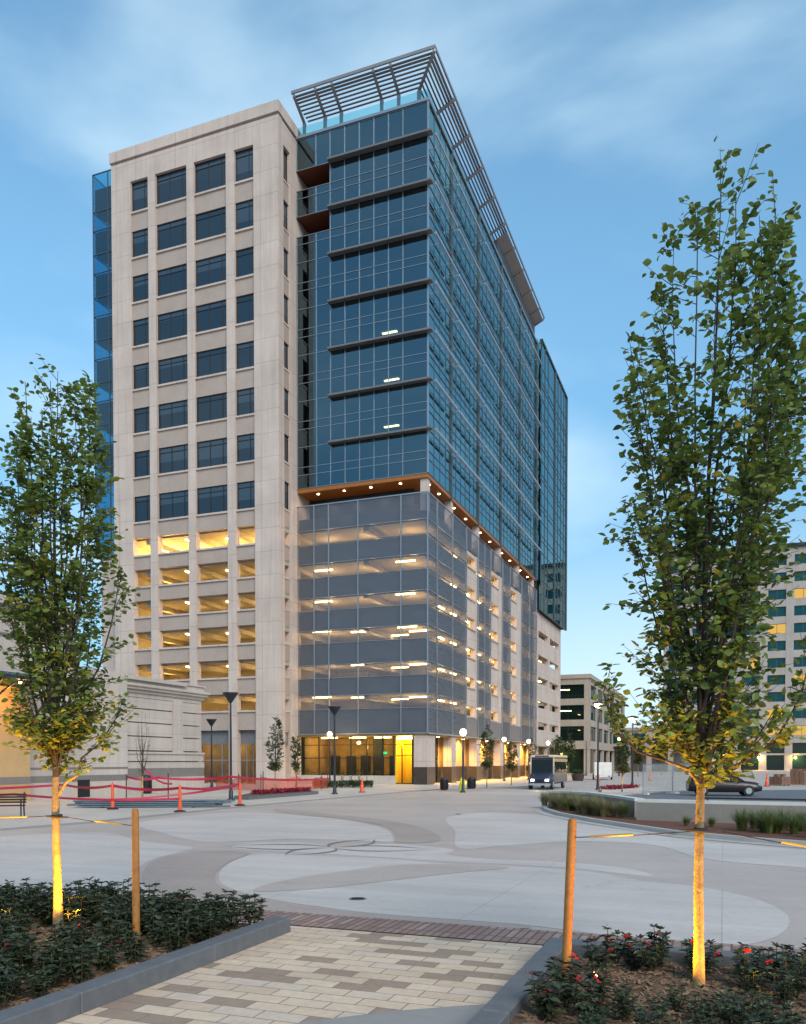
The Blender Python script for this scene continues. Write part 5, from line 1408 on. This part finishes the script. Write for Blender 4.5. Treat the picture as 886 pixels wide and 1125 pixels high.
MB().tube([(9.5, 26.35, .86), (12.1, 25.05, .86), (16.1, 23.05, .86), (22, 20, .86)], .03, 6).build('top_rail', M['black'], rail)
for x, y in ((9.6, 26.3), (12.1, 25.05), (16.1, 23.05)): MB().tube([(x, y, .77), (x, y, .86)], .02, 6).build('post', M['black'], rail)
kerb_pts = [(6.45, 37.2), (6.0, 36.2), (5.68, 33.5), (5.72, 31.0), (6.2, 27.58), (6.75, 25.2), (7.4, 22.6), (8.52, 20.8), (9.9, 19.0), (12, 17.2), (16, 15)]
kk = [tuple(p) for p in kerb_pts]
kmb = MB()
for i in range(len(kk) - 1):
    a = Vector(kk[i]); b = Vector(kk[i + 1]); d = (b - a).normalized(); n = Vector((-d.y, d.x))
    na = n if i == 0 else ((Vector(kk[i + 1]) - Vector(kk[i - 1])).normalized()); na = Vector((-na.y, na.x)) if i else n
    nb = (Vector(kk[min(i + 2, len(kk) - 1)]) - a).normalized(); nb = Vector((-nb.y, nb.x))
    kmb.loft([[(*(a), z), (*(b), z), (*(b + nb * .17), z), (*(a + na * .17), z)] for z in (-.1, .13)])
tag(kmb.build('median_kerb', M['kerbC']), kind='structure')
gut = MB()
for i in range(len(kk) - 1):
    a = Vector(kk[i]); b = Vector(kk[i + 1]); d = (b - a).normalized(); n = Vector((-d.y, d.x))
    gut.quad((*(a - n * .4), .0145), (*(b - n * .4), .0145), (*b, .0145), (*a, .0145))
tag(gut.build('gutter', M['kerbC']), kind='structure')
mul = MB(); inner = [(6.5, 36.2), (5.9, 33.5), (5.95, 31.0), (6.4, 27.6), (6.95, 25.2), (7.6, 22.7), (8.7, 20.95), (10.05, 19.2), (12.1, 17.4), (16, 15.2)]
tag(mul.sheet(inner + [(22, 19.5)] + [(p[0] - .02, p[1] - .02) for p in front[::-1]] + [(7.9, 28.3), (7.7, 31.5), (7.45, 34.2), (6.7, 35.7)], .11).build('median_mulch', M['redmulch']), kind='structure')

def grass_proto(seed, h, n, dry):
    rg = np.random.default_rng(seed); mb = MB(); tone = []
    for _ in range(n):
        a = rg.uniform(0, 6.28); r = rg.uniform(0, .07); L = h * rg.uniform(.6, 1.1); sp = rg.uniform(.1, .75) * h
        p0 = Vector((math.cos(a) * r, math.sin(a) * r, 0)); d = Vector((math.cos(a), math.sin(a), 0)); s = Vector((-d.y, d.x, 0)) * rg.uniform(.003, .006)
        pts = [p0 + d * sp * u ** 2 + Vector((0, 0, L * (u - .35 * u * u * (sp / h)))) for u in (0, .4, .75, 1)]
        vs = []
        for k, p in enumerate(pts):
            ww = s * (1 - .3 * k); vs += [p - ww, p + ww]
        mb.add([tuple(v) for v in vs], [(0, 1, 3, 2), (2, 3, 5, 4), (4, 5, 7, 6)]); tone += [rg.uniform(0, 1)] * 8
    me_o = mb.build('grass_clump', M['grassd' if dry else 'grassb'])
    at = me_o.data.attributes.new('tone', 'FLOAT', 'POINT'); at.data.foreach_set('value', tone)
    return me_o
gA = [grass_proto(70 + k, .55, 420, True) for k in range(2)]; gB = [grass_proto(80 + k, .46, 420, False) for k in range(3)]
usedg = set()
def put_grass(protos, x, y, s, label, group):
    p = random.choice(protos)
    if p.name in usedg: o = p.copy(); COL.objects.link(o)
    else: usedg.add(p.name); o = p
    o.location = (x, y, .11); o.rotation_euler = (0, 0, random.uniform(0, 6.28)); o.scale = (s, s, s); tag(o, label, 'grass clump', group)
def along(pts, u):
    d = [math.dist(a, b) for a, b in zip(pts[:-1], pts[1:])]; tot = sum(d); s = u * tot
    for k, L in enumerate(d):
        if s <= L: f = s / L; return (pts[k][0] + (pts[k + 1][0] - pts[k][0]) * f, pts[k][1] + (pts[k + 1][1] - pts[k][1]) * f)
        s -= L
    return pts[-1]
for k in range(36):
    x, y = along([(6.5, 36.0), (6.75, 33.0), (6.95, 30.5), (7.25, 28.0)], (k + .5) / 36)
    put_grass(gA + gB[:1], x + random.uniform(-.5, .3), y + random.uniform(-.2, .2), random.uniform(1.0, 1.4), 'tufted ornamental grass before the far, left section of the retaining wall', 'grasses by the left wall section')
for k in range(44):
    x, y = along([(9.6, 23.9), (12.2, 21.6), (16.5, 18.6)], (k % 22 + .5) / 22)
    if k >= 22: x, y = x - .5, y - 1.0
    put_grass(gB, x + random.uniform(-.25, .25), y + random.uniform(-.3, .3), random.uniform(1.1, 1.55), 'green grass tuft before the near, right section of the retaining wall', 'grasses by the right wall section')
for x, y, s, l in ((8.35, 24.6, .75, 'small lone green tuft in red mulch, left one of two near the wall corner'), (8.95, 24.2, .75, 'small lone green tuft in red mulch, right one of two near the wall corner')): put_grass(gB, x, y, s, l, None)
for k in range(9): put_grass(gB, 10.2 + k * .62, 20.9 - k * .42 + random.uniform(-.2, .2), random.uniform(1.0, 1.4), 'green grass tuft before the near, right section of the retaining wall', 'grasses by the right wall section')

# red flower strip behind the wall
rs = thing('flower_strip_kerb', 'kerbed strip of red flowers behind the retaining wall', 'planter', (0, 0, 0))
MB().prism([(13.0, 54.6), (16.4, 56.5), (18.2, 61), (17.2, 61.5), (13.2, 56.4)], .0, .16).build('kerb_stone', M['kerbC'], rs)
leafy('red_flowers', 'low red flowers in the strip below the lit lamp behind the wall', 'flowers', [(13.2 + .6 * k, 14.2 + .6 * k, 55.2 + .8 * k, 56.4 + .8 * k, .15, .36) for k in range(5)], 260, M['redflow'], .12, kind='stuff')
# fence panels
fp = [(14.6, 50.8), (17.0, 52.6), (19.4, 54.4), (21.8, 55.5)]
for k, (a, b) in enumerate(zip(fp[:-1], fp[1:])):
    t = thing('fence_panel', ['grey mesh site fence panel nearest the red flower strip', 'middle grey mesh site fence panel behind the retaining wall', 'grey mesh site fence panel nearest the parked car'][k], 'fence panel', (a[0], a[1], 0), math.atan2(b[1] - a[1], b[0] - a[0]))
    L = math.dist(a, b) - .06
    MB().tube([(0, 0, 0), (0, 0, 1.85)], .025, 6).tube([(L, 0, 0), (L, 0, 1.85)], .025, 6).tube([(0, 0, 1.85), (L, 0, 1.85)], .022, 6).tube([(0, 0, .15), (L, 0, .15)], .022, 6).build('frame', M['alu'], t)
    MB().quad((.03, 0, .15), (L - .03, 0, .15), (L - .03, 0, 1.83), (.03, 0, 1.83)).build('mesh', M['fence'], t)
    for x in (.1, L - .1): MB().bbox(x - .1, x + .1, -.35, .35, 0, .12).build('foot', M['walltop'], t)
# building site beyond the side road
M['rubble'] = surf('brown_masonry', (.24, .12, .08), (.16, .085, .06), scale=5, rough=.9)
M['palletwood'] = surf('pallet_wood', (.34, .24, .14), (.25, .17, .1), scale=9, rough=.85)
for k, (x, y, w_, hh, l) in enumerate(((24.5, 68.0, 1.2, 1.1, 'pallet of brown masonry blocks left of the orange cone on the side road'), (27.2, 71.5, 1.4, 1.4, 'tall pallet of brown masonry blocks behind the parked car'), (31.8, 70.5, 1.3, .9, 'low pallet of brown masonry blocks right of the orange cone'), (34.6, 73.0, 1.5, 1.3, 'pallet of brown masonry blocks at the right edge of the photo'))):
    t = thing('block_pallet', l, 'pallet of blocks', (x, y, 0), .3 * k)
    pm = MB()
    for q in range(5): pm.box(-.7, .7, -.6 + q * .27, -.48 + q * .27, .1, .13)
    for q in (-.65, 0, .55): pm.box(q, q + .1, -.6, .6, 0, .099)
    pm.build('pallet', M['palletwood'], t)
    bmb = MB(); r_ = 0
    while .14 + r_ * .21 < hh:
        for q in range(3):
            for p in range(3):
                if r_ * .21 + .4 > hh and random.random() < .35: continue
                x0 = -.63 + q * .43 + random.uniform(-.015, .015); y0 = -.57 + p * .39 + random.uniform(-.015, .015)
                bmb.box(x0, x0 + .4, y0, y0 + .37, .132 + r_ * .21, .132 + r_ * .21 + .2)
        r_ += 1
    bmb.build('blocks', M['rubble'], t)
t = thing('barrel', 'yellow-green barrel by the brown masonry pallets behind the parked car', 'barrel', (26.0, 66.5, .02))
MB().lathe([(.24, 0), (.27, .05), (.24, .35), (.25, .37), (.21, .75), (.22, .77), (.16, .98), (.08, 1.05)], 14).build('body', M['hivis'], t); MB().tube([(-.08, 0, 1.03), (-.08, 0, 1.12), (.08, 0, 1.12), (.08, 0, 1.03)], .018, 6).build('handle', M['hivis'], t)
# white utility trailer
tl = thing('utility_trailer', 'white box trailer parked before the tan office block', 'trailer', (22.0, 92, 0), ROT + .15)
MB().bbox(-.95, .95, 0, 3.6, .35, 1.95, .05).build('box', M['white'], tl); MB().box(-.85, -.03, -.03, -.003, .5, 1.8).build('door', M['white'], tl); MB().box(.03, .85, -.03, -.003, .5, 1.8).build('door', M['white'], tl)
for x in (-.99, .99):
    w_ = MB().tube([(x - .09, 1.9, .33), (x + .09, 1.9, .33)], .33, 14).build('wheel', M['rubber'], tl)
MB().box(-.05, .05, 3.6, 4.9, .4, .5).build('drawbar', M['black'], tl)
for k, (x, l) in enumerate(((-.7, 0), (.7, 0))): MB().box(x - .08, x + .08, -.035, -.004, .38, .48).build('tail_light', M['taill'], tl)
pp = thing('planter_pot', 'dark planter pot of shrubs left of the white trailer', 'planter pot', (18.3, 87.4, 0))
MB().lathe([(.55, 0), (.7, .7), (.72, .75), (.6, .75), (.58, .65)], 16).build('pot', M['limb'], pp)
o = leafy('shrub', None, None, [(-.5, .5, -.5, .5, .65, 1.15)], 260, M['hedge'], .16); o.parent = pp

# ------------------------------------------------------------------ vehicles (local: x forward)
def wheel(parent, x, y, r, w_):
    t = MB().tube([(0, -w_ / 2, 0), (0, -w_ / 2 + .02, 0), (0, w_ / 2 - .02, 0), (0, w_ / 2, 0)], [r * .93, r, r, r * .93], 20).build('wheel', M['rubber'], parent, (x, y, r))
    s = 1 if y > 0 else -1
    MB().tube([(0, s * (w_ / 2 - .01), 0), (0, s * (w_ / 2 + .012), 0)], [r * .62, r * .56], 16).build('rim', M['chrome'], t)
def section(x, w_, z0, z1, tw, b=.1):
    """rounded cross-section at x: half-width w_ at the belt, tw at the top"""
    return [(x, -w_ + b, z0), (x, w_ - b, z0), (x, w_, z0 + b), (x, w_, (z0 + z1) * .55), (x, tw, z1 - b * .6), (x, tw - b, z1), (x, -tw + b, z1), (x, -tw, z1 - b * .6), (x, -w_, (z0 + z1) * .55), (x, -w_, z0 + b)]
cr_ = thing('parked_car', 'dark crossover car parked on the side road behind the retaining wall', 'car', (18.9, 49.3, .0), math.radians(-12)); cr_.scale = (.88, .9, .92)
bd = MB()
bd.loft([section(x, w_, z0, z1, tw) for x, w_, z0, z1, tw in ((-2.3, .78, .42, .86, .7), (-2.22, .88, .3, 1.0, .8), (-1.5, .92, .26, 1.02, .84), (0, .93, .25, 1.0, .86), (1.1, .92, .26, .98, .84), (1.9, .9, .28, .9, .78), (2.25, .8, .34, .76, .68), (2.33, .7, .42, .66, .6))][::-1], smooth=True)
bd.build('body', M['carpaint'], cr_)
cab = MB(); cab.loft([[(-2.2, -.8, .98), (1.2, -.8, .97), (1.2, .8, .97), (-2.2, .8, .98)], [(-1.95, -.68, 1.5), (.25, -.68, 1.55), (.25, .68, 1.55), (-1.95, .68, 1.5)]])
cab.build('windows', M['carglass'], cr_)
MB().loft([[(-2.08, -.7, 1.5), (.3, -.7, 1.55), (.3, .7, 1.55), (-2.08, .7, 1.5)], [(-1.9, -.6, 1.6), (.1, -.6, 1.64), (.1, .6, 1.64), (-1.9, .6, 1.6)]]).build('roof', M['carpaint'], cr_)
for s in (-1, 1):
    for (xa, xb) in ((1.16, .26), (-.5, -.5), (-1.5, -1.45)): MB().tube([(xa, s * .81, .97), (xb, s * .69, 1.53)], .035, 5).build('pillar', M['carpaint'], cr_)
for x in (1.45, -1.4):
    for y in (-.84, .84): wheel(cr_, x, y, .35, .22)
MB().box(2.26, 2.335, -.25, .25, .5, .6).build('number_plate', M['white'], cr_); MB().box(2.2, 2.3, -.45, .45, .62, .7).build('grille', M['black'], cr_)
for s in (-1, 1):
    for x_ in (-.45, .55): MB().box(x_, x_ + .16, min(s * .92, s * .945), max(s * .92, s * .945), .84, .87).build('door_handle', M['chrome'], cr_)
    MB().bbox(2.02, 2.26, s * .62 - .14, s * .62 + .14, .66, .78, .02).build('headlight', M['chrome'], cr_); MB().bbox(-2.3, -2.2, s * .66 - .1, s * .66 + .1, .75, .92, .02).build('tail_light', M['taill'], cr_)
    MB().bbox(.72, .9, s * .98 - .09, s * .98 + .09, .98, 1.12, .03).build('mirror', M['carpaint'], cr_)

vn = thing('shuttle_bus', 'dark blue shuttle bus with cream roof and lit headlights by the arcade', 'bus', (10.1, 60.6, .0), -math.pi / 2 - math.radians(21)); vn.scale = (.95, .84, 1.06)
W2 = 1.05
bd = MB(); bd.loft([section(x, w_, z0, z1, tw, .12) for x, w_, z0, z1, tw in ((-5.6, W2, .4, 2.2, W2 - .05), (-.2, W2, .35, 2.2, W2 - .05), (.0, W2, .35, 2.18, W2 - .06))][::-1])
bd.build('body', M['bluepaint'], vn)
hd = MB(); hd.loft([section(x, w_, z0, z1, tw, .1) for x, w_, z0, z1, tw in ((.01, W2, .35, 1.2, W2 - .08), (.5, W2 - .03, .33, 1.05, W2 - .14), (.9, W2 - .12, .36, .86, W2 - .26), (.98, W2 - .22, .42, .72, W2 - .34))][::-1], smooth=True)
hd.build('hood', M['bluepaint'], vn)
MB().loft([[(.06, -.92, 1.12), (.1, -.92, 1.12), (.1, .92, 1.12), (.06, .92, 1.12)], [(.02, -.9, 2.02), (.06, -.9, 2.02), (.06, .9, 2.02), (.02, .9, 2.02)]]).build('windshield', M['carglass'], vn)
MB().bbox(-5.65, .12, -1.07, 1.07, 2.2, 2.36, .08).build('roof', M['cream'], vn)
MB().box(-.02, .05, -1.04, -.93, 1.0, 2.19).build('pillar', M['cream'], vn); MB().box(-.02, .05, .93, 1.04, 1.0, 2.19).build('pillar', M['cream'], vn)
for s in (-1, 1):
    for k in range(4): MB().box(-5.2 + k * 1.25, -4.1 + k * 1.25, min(s * 1.05, s * 1.075), max(s * 1.05, s * 1.075), 1.15, 1.9).build('side_window', M['carglass'], vn)
    MB().bbox(.86, .99, s * .62 - .16, s * .62 + .16, .58, .72, .02).build('headlight', M['headl'], vn)
    MB().tube([(.1, s * 1.05, 1.5), (.2, s * 1.25, 1.5)], .02, 5).bbox(.15, .22, s * 1.28 - .09, s * 1.28 + .09, 1.3, 1.65, .02).build('mirror', M['black'], vn)
MB().bbox(.9, 1.04, -.95, .95, .3, .44, .03).build('bumper', M['chrome'], vn)
MB().bbox(.93, 1.0, -.36, .36, .5, .7, .02).build('grille', M['black'], vn); MB().box(-.02, .125, -.6, .6, 2.23, 2.32).build('destination_sign', M['black'], vn)
MB().tube([(.1, -.5, 1.16), (.09, .1, 1.7)], .012, 4).build('wiper', M['black'], vn)
for x in (.35, -4.2):
    for y in (-.92, .92): wheel(vn, x, y, .36, .24)
lamp('headlight_beam', 'SPOT', 40, (1, .8, .5), (1.1, .0, .6), vn, .1, (6, 0, .1), 70)
